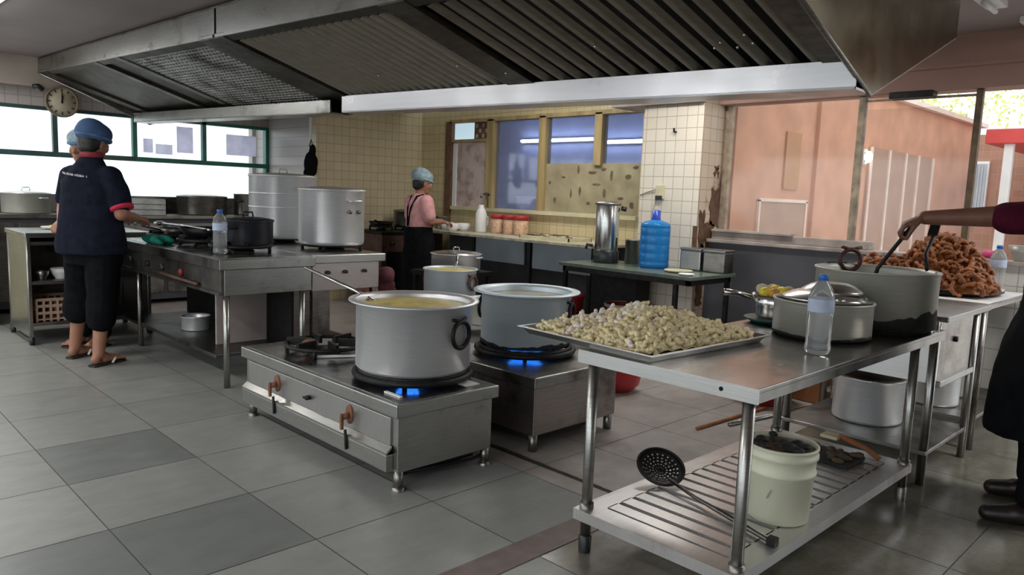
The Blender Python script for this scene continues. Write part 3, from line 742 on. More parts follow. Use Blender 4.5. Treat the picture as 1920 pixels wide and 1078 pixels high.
for y in (3.60, 2.90):
    v = M(); v.lathe([(0.0, 0.0), (0.034, 0.004), (0.038, -0.006), (0.0, -0.006)], (0, 0, 0), 16)
    vo = v.build('rust_stain', RUST, st, 'orange rust patch around the gas valve', world=False)
    vo.location = (1.834 - 2.12, y - 3.26, 0.265); vo.rotation_euler = (0, -PI / 2, 0); vo.scale = (1.25, 0.8, 1)
    k = M(); k.tube([(1.84, y, 0.262), (1.80, y, 0.258)], 0.014, 10); k.box(1.788, 1.802, y - 0.008, y + 0.008, 0.20, 0.275, 0.003)
    k.build('valve', RUST, st, 'rusty gas valve')
    M().tube([(1.807, y - 0.01, 0.20), (1.808, y - 0.02, 0.11)], 0.007, 8).build('soot_streak', SOOT, st)
b = M(); b.tube([(1.84, 3.27, 0.262), (1.818, 3.27, 0.262)], 0.012, 10); b.box(1.812, 1.82, 3.245, 3.29, 0.258, 0.268); b.build('valve', BLACKIRON, st)
burner(st, 2.18, 2.88, 0.397, 0.26, (PI + 0.62, PI + 1.02, 8))
burner(st, 2.13, 3.62, 0.397, 0.21)
M().box(1.99, 2.21, 3.44, 3.455, 0.40, 0.412, 0.002, (0, 0, -0.5)).build('gas_pipe', PAPER, st, 'pale gas pipe on the stove top')
M().box(1.90, 1.915, 2.6, 2.72, 0.398, 0.404).build('burnt_scrap', PAPER, st, 'pale scrap near the front corner')
M().box(2.27, 2.35, 2.58, 2.68, 0.397, 0.4005).build('burnt_scrap', PAPER, st, 'pale scrap beside the pot')
b = M(); b.ball((2.06, 3.66, 0.44), (0.05, 0.04, 0.03), 12, 8); b.build('burner_head', RUST, st, 'rusty pinkish burner head')
b = M(); b.tube([(2.37, 2.56, 0.05), (2.30, 2.57, 0.04), (1.95, 2.6, 0.05)], 0.008, 8); b.build('gas_hose', BLACKIRON, st)
# rear low stove
s2 = T('low_stove', 'low stainless stove behind the front one, with a bright blue flame under its pot', 'stove', (3.0, 3.2, 0))
b = M(); b.box(2.655, 3.36, 2.50, 3.98, 0.335, 0.395, 0.006); top = b.build('stove_top', STEELDIRTY, s2)
b = M(); b.box(2.675, 3.34, 2.52, 3.96, 0.085, 0.34, 0.004); b.build('body', metal_mat('warm_sheet', (0.33, 0.285, 0.27), 0.4, (1, 1, 20), 0.1, (0.14, 0.11, 0.1), 0.5), s2)
for (x, y) in ((2.70, 2.545), (2.70, 3.92), (3.31, 2.545), (3.31, 3.92)):
    M().tube([(x, y, 0.0), (x, y, 0.09)], 0.024, 12).build('leg', STEELDIRTY, s2)
M().box(2.74, 3.28, 2.60, 3.9, 0.03, 0.09).build('shade_box', SOOT, s2, 'added black box shading the gap under the stove')  # same added box, blackening the shade below the rear body
burner(s2, 3.05, 2.97, 0.397, 0.26, (PI + 0.42, PI + 1.18, 12), 1.5)
b = M(); b.box(2.70, 2.82, 3.42, 3.56, 0.40, 0.43, 0.006, (0, 0, 0.3)); b.build('ceramic_block', CREAM, s2, 'cream block at the back of the stove')
# tall stove
s3 = T('tall_stove', 'tall stainless stove on legs with knobs along its front and a shelf below', 'stove', (2.27, 5.6, 0))
b = M(); b.box(1.93, 2.595, 4.535, 6.59, 0.765, 0.835, 0.006); b.build('stove_top', STEEL, s3)
M().box(1.96, 2.57, 4.57, 6.56, 0.834, 0.838).build('top_sheet', STEELTOP, s3)
b = M(); b.box(1.975, 2.58, 4.565, 6.57, 0.60, 0.77, 0.004); b.build('body', STEEL, s3)
b = M(); b.box(1.955, 1.978, 4.575, 6.56, 0.62, 0.762, 0.003); b.box(1.944, 1.978, 4.575, 6.56, 0.602, 0.622); b.build('control_panel', DARKSTEEL, s3)
M().box(1.924, 1.935, 4.54, 6.585, 0.768, 0.832, 0.003).build('front_lip', DARKSTEEL, s3)
for (y, m_) in ((6.2, BLACKPLASTIC), (5.85, BLACKPLASTIC), (5.55, BLACKPLASTIC), (5.2, DARKRED)):
    k = M(); k.tube([(1.96, y, 0.69), (1.935, y, 0.69)], [0.026, 0.022], 12); k.build('knob', m_, s3)
for (x, y) in ((2.0, 4.60), (2.0, 6.19), (2.54, 4.62), (2.54, 6.54)):
    M().tube([(x, y, 0.0), (x, y, 0.62)], 0.02, 12).build('leg', STEEL, s3)
b = M(); b.box(1.99, 2.56, 4.75, 6.56, 0.165, 0.19, 0.004); b.build('lower_shelf', DARKSTEEL, s3)
M().box(2.50, 2.52, 4.7, 6.55, 0.19, 0.60).build('back_sheet', BLACKIRON, s3)
b = M(); b.tube([(1.96, 5.85, 0.645), (1.94, 4.9, 0.64)], 0.012, 8); b.build('gas_rail', RUSTBODY, s3, 'dull reddish gas rail')
for (cx, cy) in ((2.27, 4.98), (2.27, 5.55), (2.27, 6.17)): burner(s3, cx, cy, 0.838, 0.20)
# adjoining stove on the right
s4 = T('tall_stove', 'stainless stove with three small knobs carrying the two tall stockpots', 'stove', (2.9, 5.5, 0))
b = M(); b.box(2.602, 3.21, 4.60, 6.55, 0.775, 0.835, 0.006); b.build('stove_top', STEEL, s4)
b = M(); b.box(2.62, 3.17, 4.63, 6.5, 0.58, 0.78, 0.004); b.build('body', metal_mat('rosy_sheet', (0.50, 0.455, 0.44), 0.36, (1, 1, 20), 0.08, (0.3, 0.26, 0.25), 0.56), s4)
for x in (2.74, 2.88, 3.04):
    M().tube([(x, 4.632, 0.71), (x, 4.605, 0.71)], 0.013, 10).build('knob', BLACKPLASTIC, s4)
for (x, y) in ((2.65, 4.66), (3.14, 4.66), (2.65, 6.46), (3.14, 6.46)):
    M().box(x - 0.02, x + 0.02, y - 0.02, y + 0.02, 0, 0.6).build('leg', STEELDIRTY, s4)
b = M(); b.box(2.64, 3.16, 4.65, 6.48, 0.12, 0.15); b.build('lower_shelf', RUSTBODY, s4, 'brown lower shelf')
b = M(); b.box(2.70, 3.1, 5.2, 5.22, 0.15, 0.55); b.build('back_sheet', STEELDIRTY, s4)
for (cx, cy) in ((2.99, 5.0), (2.99, 5.76)): burner(s4, cx, cy, 0.832, 0.22)
# ------------------------------------------------------------------ pots and vessels
def body_prof(r, h, rim, rb=None, wall=0.008, flange=0.004):
    rb = rb or r
    return [(0, 0), (rb * 0.93, 0), (rb * 0.985, h * 0.02), (r, h * 0.07), (r, h - 0.012), (rim, h - 0.004), (rim + 0.002, h), (rim, h + flange), (r - wall * 0.3, h + flange * 0.6),
            (r - wall, h - 0.012), (r - wall, h * 0.09), (rb * 0.9, 0.014), (0, 0.014)]
def pot(name, label, loc, r, h, rim, m, rb=None, content=None, level=0.85, group=None, soot=0.0, cat='pot'):
    t = T(name, label, cat, loc, 0, group)
    M().lathe(body_prof(r, h, rim, rb), (0, 0, 0), 56).build('body', m, t, world=False)
    if content:
        c = M(); z = h * level; R_ = r - 0.009
        prof = [(0, z + 0.004), (R_ * 0.4, z + 0.006), (R_ * 0.8, z), (R_, z - 0.001), (R_, z - 0.02), (0, z - 0.02)]
        c.lathe(prof, (0, 0, 0), 40).build('contents', content, t, world=False)
    if soot:
        q = M(); rb_ = rb or r
        n = 60; verts = []; fc = []; rs_ = random.Random(4)
        for k in range(n):
            a = 2 * PI * k / n; hh = soot * (0.8 + 0.3 * math.sin(3 * a) * rs_.uniform(.4, 1) + rs_.uniform(-.12, .12))
            for (rr_, zz) in ((rb_ * 0.9, -0.001), (rb_ * 0.99, h * 0.02), (r + 0.0015, h * 0.07), (r + 0.0015, max(hh, h * 0.08))):
                verts.append((rr_ * math.cos(a), rr_ * math.sin(a), zz))
        for k in range(n):
            for j in range(3):
                fc.append((k * 4 + j, ((k + 1) % n) * 4 + j, ((k + 1) % n) * 4 + j + 1, k * 4 + j + 1))
        q._add(verts, fc, True); q.build('soot_band', SOOT, t, 'black burnt band round the base', world=False)
    return t
def ring_handle(t, ang, r, z, rad, m, wire=0.008, gap=0.012):
    d = Vector((math.cos(ang), math.sin(ang), 0)); tn = Vector((-d.y, d.x, 0))
    c = d * (r + gap) + Vector((0, 0, z))
    g = M(); g.tube([c + tn * rad * math.cos(a * PI / 12) + Vector((0, 0, rad * math.sin(a * PI / 12))) for a in range(24)], wire, 8, closed=True)
    h = g.build('handle', m, t, world=False)
    k = M(); p = d * (r + gap * 0.5) + Vector((0, 0, z + rad))
    for s_ in (-1, 1): k.tube([p + tn * 0.05 * s_ + Vector((0, 0, 0.012)) - d * gap * 0.6, p + d * gap * 0.6], 0.008, 8)
    k.build('bracket', m, h, world=False)
def loop_handle(t, ang, r, z, wdt, out, m, wire=0.007):
    d = Vector((math.cos(ang), math.sin(ang), 0)); tn = Vector((-d.y, d.x, 0)); c = d * (r - 0.004) + Vector((0, 0, z))
    g = M(); g.tube([c - tn * wdt, c - tn * wdt + d * out * 0.7, c - tn * wdt * 0.7 + d * out, c + tn * wdt * 0.7 + d * out, c + tn * wdt + d * out * 0.7, c + tn * wdt], wire, 8)
    g.build('handle', m, t, world=False)
def lid(t, r, h, m, knob=True, dz=0.012):
    l = M().lathe([(r + 0.006, h), (r + 0.006, h + 0.006), (r * 0.9, h + dz), (r * 0.5, h + dz * 1.8), (0, h + dz * 2.2), (0, h + dz * 2.2 - 0.004), (r * 0.9, h + dz - 0.006), (r, h)], (0, 0, 0), 44).build('lid', m, t, world=False)
    if knob:
        k = M(); z = h + dz * 2.1; k.tube([(-0.035, 0, z), (-0.03, 0, z + 0.03), (0.03, 0, z + 0.03), (0.035, 0, z)], 0.006, 8); k.build('lid_handle', m, l, world=False)
    return l
p1 = pot('stock_pot', 'big wide-rimmed aluminium pot of yellow curry on the front low stove, black ring handle', (2.18, 2.88, 0.444), 0.277, 0.335, 0.312, ALU, 0.265, CURRY, 0.93)
ring_handle(p1, math.radians(282), 0.277, 0.20, 0.062, BLACKIRON, 0.011); ring_handle(p1, math.radians(102), 0.277, 0.20, 0.062, BLACKIRON, 0.011)
p2 = pot('stock_pot', 'big blue-grey aluminium pot of pale broth over the blue flame of the rear low stove', (3.05, 2.97, 0.444), 0.258, 0.315, 0.305, ALUBLUE, 0.24, STEW, 0.90, soot=0.045)
ring_handle(p2, math.radians(296), 0.258, 0.20, 0.06, BLACKIRON, 0.010); ring_handle(p2, math.radians(116), 0.258, 0.20, 0.06, BLACKIRON, 0.010)
ld = T('ladle', 'long steel ladle leaning out of the curry pot to the left', 'ladle', (2.05, 3.25, 0.76))
b = M(); b.tube([(1.94, 3.50, 0.885), (2.055, 3.21, 0.793), (2.10, 3.09, 0.745)], [0.009, 0.009, 0.009], 10); b.build('handle', STEELBRIGHT, ld)
b = M(); b.ball((2.11, 3.06, 0.735), (0.045, 0.04, 0.02), 16, 8); b.build('bowl', STEELBRIGHT, ld)
tall = pot('tall_stockpot', 'tallest lidded stockpot, ribbed shiny aluminium, at the back of the tall stove', (2.99, 5.76, 0.878), 0.268, 0.50, 0.274, ALU)
lid(tall, 0.268, 0.502, ALUGREY)
b = M()
for z in (0.36, 0.25): b.lathe([(0.268, z - 0.006), (0.273, z), (0.268, z + 0.006)], (0, 0, 0), 56)
b.build('rib_band', ALU, tall, world=False)
loop_handle(tall, math.radians(290), 0.268, 0.40, 0.06, 0.045, ALU); loop_handle(tall, math.radians(110), 0.268, 0.40, 0.06, 0.045, ALU)
mid = pot('tall_stockpot', 'shorter lidded stockpot with a twin handle, in front of the tallest stockpot', (2.99, 5.0, 0.878), 0.242, 0.405, 0.248, ALU)
lid(mid, 0.242, 0.407, ALUGREY, False)
loop_handle(mid, math.radians(280), 0.242, 0.33, 0.05, 0.04, ALU, 0.009); loop_handle(mid, math.radians(100), 0.242, 0.33, 0.05, 0.04, ALU, 0.009)
b = M()
for a in (270, 290): b.tube([(0.244 * math.cos(math.radians(a)), 0.244 * math.sin(math.radians(a)), 0.25), (0.262 * math.cos(math.radians(a)), 0.262 * math.sin(math.radians(a)), 0.25)], 0.014, 8)
b.build('rivet', STEELDIRTY, mid, world=False)
dk = pot('black_pot', 'blackened lidded pot on the tall stove beside the water bottle', (2.33, 4.99, 0.884), 0.165, 0.17, 0.172, mat('blackened_pot', (0.028, 0.030, 0.038), 0.4, 0.4, 0.3, 10, 0.1))
lid(dk, 0.165, 0.172, BLACKIRON); loop_handle(dk, math.radians(205), 0.165, 0.12, 0.04, 0.03, BLACKIRON)
wk = T('wok', 'black iron wok on the middle burner of the tall stove', 'wok', (2.30, 5.60, 0.878))
M().lathe([(0, 0), (0.08, 0.004), (0.15, 0.03), (0.20, 0.085), (0.205, 0.085), (0.155, 0.026), (0.08, 0.0), (0, -0.004)][::-1], (0, 0, 0.006), 40).build('bowl', BLACKIRON, wk, world=False)
loop_handle(wk, math.radians(250), 0.20, 0.085, 0.04, 0.035, BLACKIRON)
wl = T('ladle', 'steel ladle lying across the black wok on the tall stove', 'ladle', (2.2, 5.8, 0.97))
b = M(); b.tube([(2.13, 6.06, 0.975), (2.20, 5.84, 0.972), (2.22, 5.45, 0.965), (2.19, 5.30, 0.970)], 0.009, 8); b.build('handle', STEELBRIGHT, wl)
b = M(); b.ball((2.13, 6.10, 0.975), (0.045, 0.045, 0.018), 14, 8); b.build('bowl', STEELBRIGHT, wl)
pn = T('frying_pan', 'small dark frying pan under the hands of the worker in the blue cap', 'frying pan', (2.27, 6.17, 0.884))
M().lathe([(0, 0), (0.11, 0), (0.14, 0.045), (0.146, 0.045), (0.114, -0.004), (0, -0.004)], (0, 0, 0.004), 32).build('bowl', STEELDIRTY, pn, world=False)
M().tube([(-0.13, -0.04, 0.04), (-0.33, -0.10, 0.09)], [0.010, 0.013], 8).build('handle', STEELBRIGHT, pn, world=False)
cl = T('cloth', 'crumpled green cloth on the left corner of the tall stove', 'cloth', (2.0, 5.78, 0.838))
b = M(); rc = random.Random(8)
for k in range(9): b.ball((rc.uniform(-.06, .06), rc.uniform(-.11, .11), 0.02 + rc.uniform(0, .03)), (rc.uniform(.03, .055), rc.uniform(.04, .06), rc.uniform(.018, .035)), 10, 8, (rc.uniform(-.5, .5), rc.uniform(-.5, .5), rc.uniform(0, 3)))
fuse(b, 0.006, 2, 0.012).build('folds', TEAL, cl, world=False)

def bottle(label, loc, group=None):
    t = T('water_bottle', label, 'water bottle', loc, random.uniform(0, 3), group)
    pr = [(0, 0.004), (0.035, 0), (0.044, 0.008), (0.045, 0.02)]
    for k in range(4): pr += [(0.045, 0.03 + k * 0.03), (0.0425, 0.045 + k * 0.03)]
    pr += [(0.045, 0.15), (0.0455, 0.155), (0.0455, 0.205), (0.044, 0.215), (0.034, 0.245), (0.017, 0.268), (0.015, 0.272), (0.015, 0.285), (0, 0.285)]
    M().lathe(pr, (0, 0, 0), 28).build('bottle_body', BOTTLE, t, world=False)
    M().lathe([(0.0459, 0.157), (0.0463, 0.158), (0.0463, 0.203), (0.0459, 0.204)], (0, 0, 0), 28).build('label_band', LABELBLUE, t, 'pale blue paper band', world=False)
    M().lathe([(0, 0.293), (0.016, 0.293), (0.018, 0.290), (0.018, 0.272), (0.0155, 0.272)], (0, 0, 0), 20).build('cap', CAPPLASTIC, t, 'blue screw cap', world=False)
    return t
bottle('clear water bottle with blue cap standing on the corner of the tall stove', (2.075, 4.86, 0.838))
bottle('blue-capped water bottle standing on the prep table before the lidded pot', (2.72, 1.14, 0.761))
bottle('clear water bottle standing beside the heap of fried rings at the right', (5.40, 1.19, 0.811))

# pots beyond the low stoves
stand = T('burner_stand', 'low black burner stand behind the low stoves', 'stove', (3.8, 4.5, 0))
b = M(); b.box(3.5, 4.1, 4.2, 4.8, 0.40, 0.44); b.build('top', BLACKIRON, stand)
for (x, y) in ((3.53, 4.23), (4.07, 4.23), (3.53, 4.77), (4.07, 4.77)): M().box(x - .02, x + .02, y - .02, y + .02, 0, .4).build('leg', BLACKIRON, stand)
p3 = pot('cooking_pot', 'smaller aluminium pot of yellow curry behind the two big pots', (3.75, 4.5, 0.441), 0.205, 0.265, 0.215, ALUBLUE, 0.19, CURRY, 0.96)
ring_handle(p3, math.radians(285), 0.205, 0.17, 0.05, RUSTBODY, 0.012); ring_handle(p3, math.radians(105), 0.205, 0.17, 0.05, RUSTBODY, 0.012)
sp = tag(M().tube([(3.80, 4.50, 0.66), (3.845, 4.53, 0.80)], 0.011, 8).build('spoon', STEELBRIGHT), 'steel spoon handle standing up in the smaller curry pot', 'spoon')
stand2 = T('burner_stand', 'taller black stand carrying the dented lidded pot', 'stand', (4.4, 5.25, 0))
b = M(); b.box(4.12, 4.68, 5.0, 5.5, 0.55, 0.59); b.build('top', BLACKIRON, stand2)
for (x, y) in ((4.15, 5.03), (4.65, 5.03), (4.15, 5.47), (4.65, 5.47)): M().box(x - .02, x + .02, y - .02, y + .02, 0, .55).build('leg', BLACKIRON, stand2)
p4 = pot('cooking_pot', 'shallow shiny lidded pot behind the smaller curry pot', (4.43, 5.24, 0.591), 0.225, 0.155, 0.235, ALU, 0.19)
lid(p4, 0.225, 0.157, STEELBRIGHT); loop_handle(p4, math.radians(290), 0.23, 0.13, 0.045, 0.03, ALU)
p5 = pot('cooking_pot', 'dull grey pot low down between the two big pots', (3.32, 3.60, 0.444), 0.12, 0.17, 0.13, ALUGREY)
pk = T('gas_cylinder', 'rusty pinkish gas cylinder on the floor behind the tall stove', 'gas cylinder', (3.62, 5.35, 0))
M().lathe([(0.11, 0), (0.12, 0.02), (0.15, 0.05), (0.155, 0.1), (0.155, 0.4), (0.13, 0.47), (0.05, 0.51), (0, 0.515)], (0, 0, 0), 32).build('tank', mat('faded_red_paint', (0.36, 0.12, 0.10), 0.6, 0, 0.4, 9, 0.2), pk, world=False)
M().lathe([(0.085, 0.47), (0.09, 0.47), (0.09, 0.58), (0.085, 0.58)], (0, 0, 0), 24).build('collar', DARKRED, pk, world=False)
M().tube([(0, 0, 0.5), (0, 0, 0.56)], 0.02, 10).build('valve', STEELDIRTY, pk, world=False)
pk2 = T('cloth_bundle', 'dark red cloth bundle hanging beside the gas cylinder', 'cloth', (3.42, 4.95, 0))
b = M(); rc = random.Random(3)
for k in range(8): b.ball((rc.uniform(-.05, .05), rc.uniform(-.05, .05), 0.1 + k * 0.075), (.07, .07, .07), 10, 8)
fuse(b, 0.012, 3, 0.02).build('folds', mat('dusky_red_cloth', (0.16, 0.045, 0.06), 0.85, 0, 0.4, 12, 0.3), pk2, world=False)
sb = pot('cooking_pot', 'small shiny pot on the lower shelf of the tall stove', (2.23, 5.68, 0.191), 0.10, 0.105, 0.108, ALU)
tag(M().box(2.12, 2.49, 5.04, 5.06, 0.1905, 0.57, 0.004).build('board', mat('pinkish_grey_board', (0.34, 0.285, 0.275), 0.7, 0, 0.12, 5, 0.1)), 'pinkish grey board standing on the lower shelf of the tall stove', 'board')
bl = T('gas_hose_coil', 'black hose coiled on the floor under the tall stove', 'hose', (2.45, 4.6, 0))
b = M(); b.tube([(0.18 * math.cos(a * .35) * (1 - a * .006), 0.22 * math.sin(a * .35), 0.012 + a * 0.0012) for a in range(44)], 0.011, 8); b.build('coil', BLACKPLASTIC, bl, world=False)

# ------------------------------------------------------------------ left cabinet and what it carries
cb = T('open_cabinet', 'open steel cabinet with shelves and black castors at the far left', 'cabinet', (1.8, 6.98, 0))
M().box(1.33, 2.25, 6.62, 7.33, 0.835, 0.872, 0.005).build('cabinet_top', STEEL, cb)
M().box(1.345, 1.365, 6.64, 7.32, 0.06, 0.835).build('side_panel', STEEL, cb); M().box(2.215, 2.235, 6.64, 7.32, 0.06, 0.835).build('side_panel', STEEL, cb)
M().box(1.36, 2.22, 7.30, 7.32, 0.06, 0.835).build('back_panel', STEELDIRTY, cb)
M().box(1.365, 2.215, 6.66, 7.3, 0.775, 0.80).build('rail', STEELDIRTY, cb)
for z in (0.47, 0.145): M().box(1.365, 2.215, 6.65, 7.30, z, z + 0.025).build('shelf', STEELDIRTY, cb)
for (x, y) in ((1.355, 6.66), (1.355, 7.30), (2.225, 6.66), (2.225, 7.30)):
    M().tube([(x, y, 0.05), (x, y, 0.83)], 0.016, 8).build('post', STEEL, cb)
    M().tube([(x - 0.015, y, 0.035), (x + 0.015, y, 0.035)], 0.035, 14).build('castor', BLACKPLASTIC, cb)
cr = T('crate', 'beige slotted crate on the bottom shelf of the open cabinet', 'crate', (1.55, 6.85, 0.1705))
b = M()
for z in (0.0, 0.055, 0.11, 0.16):
    b.box(-.15, .15, -.15, -.14, z, z + 0.022); b.box(-.15, .15, .14, .15, z, z + 0.022); b.box(-.15, -.14, -.15, .15, z, z + 0.022); b.box(.14, .15, -.15, .15, z, z + 0.022)
for k in range(7):
    x = -.145 + k * .0483
    b.box(x - .008, x + .008, -.152, -.139, 0, .18); b.box(x - .008, x + .008, .139, .152, 0, .18); b.box(-.152, -.139, x - .008, x + .008, 0, .18)
b.box(-.15, .15, -.15, .15, 0, 0.01); b.build('lattice', CRATE, cr, world=False)
M().lathe([(0, 0), (0.06, 0), (0.095, 0.10), (0.09, 0.10), (0.055, 0.008), (0, 0.008)], (0, 0, 0), 28)
def bowl(name, label, loc, r, h, m, group=None, rf=0.55, cat='bowl'):
    t = T(name, label, cat, loc, 0, group)
    M().lathe([(0, 0), (r * rf, 0), (r * rf, 0.006), (r * 0.85, h * 0.5), (r, h), (r * 0.97, h), (r * 0.82, h * 0.52), (r * rf * 0.9, 0.012), (0, 0.01)], (0, 0, 0), 32).build('bowl_body', m, t, world=False)
    return t
bowl('bowl', 'white bowl on the middle shelf of the open cabinet', (1.60, 6.78, 0.496), 0.075, 0.085, WHITE)
bowl('bowl', 'small grey bowl beside the white bowl in the open cabinet', (1.46, 6.76, 0.496), 0.055, 0.075, STEEL)
mv = T('cloth_bundle', 'mauve cloth bundle on the bottom shelf behind the worker in the blue cap', 'cloth', (1.87, 6.84, 0.1705))
b = M(); rc = random.Random(9)
for k in range(7): b.ball((rc.uniform(-.07, .07), rc.uniform(-.07, .07), 0.05 + rc.uniform(0, .09)), (.06, .06, .05), 10, 8)
fuse(b, 0.01, 3, 0.015).build('folds', PURPLE, mv, world=False)
pl = T('plate', 'white plate of lime coloured garnish on the open cabinet', 'plate', (1.66, 7.1, 0.8725))
M().lathe([(0, 0), (0.07, 0), (0.12, 0.018), (0.118, 0.022), (0.07, 0.006), (0, 0.006)], (0, 0, 0), 32).build('dish', WHITE, pl, world=False)
b = M(); rc = random.Random(2)
for k in range(10): b.ball((rc.uniform(-.06, .06), rc.uniform(-.06, .06), 0.022), (.022, .022, .016), 8, 6)
fuse(b, 0.006, 1).build('garnish', LIMEFOOD, pl, world=False)
cc = T('cupboard', 'cream painted cupboard at the left edge behind the open cabinet', 'cupboard', (1.0, 7.9, 0))
M().box(0.62, 1.32, 7.66, 8.24, 0.05, 0.86, 0.006).build('carcass', CREAM, cc); M().box(0.6, 1.34, 7.64, 8.26, 0.86, 0.885, 0.004).build('worktop', WHITE, cc)
M().box(0.66, 0.965, 7.645, 7.662, 0.1, 0.82, 0.004).build('door', CREAM, cc); M().box(0.975, 1.28, 7.645, 7.662, 0.1, 0.82, 0.004).build('door', CREAM, cc)
M().box(0.64, 1.30, 7.68, 8.22, 0, 0.05).build('plinth', DARKFRAME, cc)
# counter and pots along the left windows
bc = T('back_counter', 'long dark steel counter under the left windows', 'counter', (2.8, 8.5, 0))
M().box(0.9, 4.30, 8.24, 8.78, 0.905, 0.945, 0.005).build('worktop', STEELDIRTY, bc); M().box(0.92, 4.28, 8.28, 8.76, 0.05, 0.905).build('carcass', DARKPANEL, bc)
M().box(0.9, 4.30, 8.755, 8.79, 0.945, 1.13, 0.004).build('upstand', STEELDIRTY, bc)
for k in range(5): M().box(0.95 + k * .67, 1.58 + k * .67, 8.268, 8.282, 0.12, 0.86, 0.004).build('door', STEELDIRTY, bc)
pw = pot('cooking_pot', 'lidded aluminium pot on the counter at the far left edge', (1.73, 8.50, 0.946), 0.205, 0.19, 0.215, ALUGREY)
lid(pw, 0.205, 0.192, ALU); loop_handle(pw, math.radians(300), 0.205, 0.15, 0.04, 0.03, ALU)
pb = pot('cooking_pot', 'wide dark aluminium pot on the counter behind the water bottle', (3.42, 8.48, 0.946), 0.26, 0.20, 0.268, STEELDIRTY)
lid(pb, 0.26, 0.202, STEEL, False)
tc = T('steel_canister', 'tall steel canister with a looped handle left of the tallest stockpot', 'canister', (3.87, 8.46, 0.946))
M().lathe(body_prof(0.085, 0.24, 0.09), (0, 0, 0), 28).build('body', STEEL, tc, world=False); loop_handle(tc, math.radians(240), 0.085, 0.16, 0.03, 0.05, BLACKIRON, 0.009)
for k, (lab) in enumerate(['bottom steel tray of the stack under the small window notices', 'middle steel tray of the stack under the small window notices', 'topmost steel tray of the stack under the small window notices']):
    t = T('steel_tray', lab, 'tray', (2.72, 8.48, 0.946 + k * 0.056), 0, 'steel trays stacked under the window')
    b = M(); b.box(-.24, .24, -.17, .17, 0, 0.004); b.box(-.25, .25, -.18, -.172, 0, .05); b.box(-.25, .25, .172, .18, 0, .05); b.box(-.25, -.242, -.18, .18, 0, .05); b.box(.242, .25, -.18, .18, 0, .05)
    b.build('tray_body', STEEL, t, world=False)
ck = T('wall_clock', 'round wall clock with a yellowed face over the left windows', 'clock', (2.09, 8.615, 2.045))
M().lathe([(0.135, 0), (0.15, 0.004), (0.152, 0.03), (0.136, 0.04), (0.132, 0.022)], (0, 0, 0), 40).build('rim', CLOCKRIM, ck, world=False).rotation_euler = (PI / 2, 0, 0)
M().lathe([(0, 0.0), (0.14, 0.0), (0.14, 0.022), (0, 0.022)], (0, 0, 0), 40).build('face', CLOCKFACE, ck, world=False).rotation_euler = (PI / 2, 0, 0)
for k in range(12):
    a = k * PI / 6; r_ = 0.112
    M().box(-.006, .006, -.026, -.022, -.013, .013).build('hour_mark', INK, ck, world=False).matrix_local = Matrix.Translation((r_ * math.sin(a), 0, r_ * math.cos(a))) @ Matrix.Rotation(a, 4, 'Y')
for (a, L, w_) in ((0.02, 0.09, 0.005), (0.12, 0.062, 0.007)):
    M().box(-w_, w_, -.031, -.028, -.015, L).build('hand', INK, ck, world=False).rotation_euler = (0, a, 0)
b = M(); b.tube([(-0.16, 0.0, 0.10), (-0.20, -0.02, 0.13), (-0.24, 0.0, 0.12)], 0.025, 8); b.build('bracket', BLACKPLASTIC, ck, world=False)
TPAPER = None
def thin_paper():
    m, nt, bs = new_mat('thin_paper'); out = nt.nodes['Material Output']
    tr = N(nt, 'ShaderNodeBsdfTranslucent'); df = N(nt, 'ShaderNodeBsdfDiffuse'); mx = N(nt, 'ShaderNodeMixShader'); mx.inputs[0].default_value = 0.12
    c = ramp(nt, noise(nt, coords(nt), 14, 2), [(0.3, (0.70, 0.68, 0.78)), (0.7, (0.80, 0.78, 0.86))])
    nt.links.new(c, tr.inputs[0]); nt.links.new(c, df.inputs[0]); nt.links.new(tr.outputs[0], mx.inputs[1]); nt.links.new(df.outputs[0], mx.inputs[2])
    nt.links.new(mx.outputs[0], out.inputs['Surface']); return m
TPAPER = thin_paper()
for (x0, x1, z0, z1, lab) in [(2.92, 3.02, 1.61, 1.76, 'small notice at the left of the third window pane'), (3.05, 3.23, 1.60, 1.71, 'low wide notice in the middle of the third window pane'), (3.28, 3.46, 1.63, 1.92, 'tall notice at the right of the third window pane'), (3.85, 4.22, 1.64, 1.88, 'large mauve notice on the fourth window pane')]:
    tag(M().box(x0, x1, 8.812, 8.8145, z0, z1).build('notice', TPAPER), lab, 'notice', 'paper notices taped to the left windows')
pipe = tag(M().tube([(4.27, 7.60, 2.46), (4.27, 7.60, 1.74)], 0.014, 10).build('pipe', WHITE), 'white pipe dropping from the ceiling beside the cream tiled wall', 'pipe')
bag = T('bag', 'black bag hanging at the left end of the cream tiled wall', 'bag', (4.27, 7.585, 1.45))
b = M(); b.ball((0, 0, 0.10), (.085, .05, .14), 14, 10); b.ball((0.02, 0, 0.24), (.04, .035, .08), 12, 8); b.ball((-0.03, 0, -0.0), (.06, .05, .07), 12, 8)
fuse(b, 0.008, 3, 0.012).build('sack', BLACKCLOTH, bag, world=False); M().tube([(-.02, 0, .29), (0, 0, .37), (.03, 0, .29)], 0.006, 8).build('strap', BLACKCLOTH, bag, world=False)
ob_ = T('sauce_bottle', 'small orange bottle on the green rail near the cream tiled wall', 'bottle', (4.55, 8.815, 1.5555))
M().lathe([(0, 0), (.025, 0), (.027, .01), (.027, .07), (.012, .095), (0, .095)], (0, 0, 0), 18).build('bottle_body', ORANGEFOOD, ob_, world=False); M().lathe([(.012, .094), (.012, .115), (0, .115)], (0, 0, 0), 14).build('cap', REDPLASTIC, ob_, world=False)

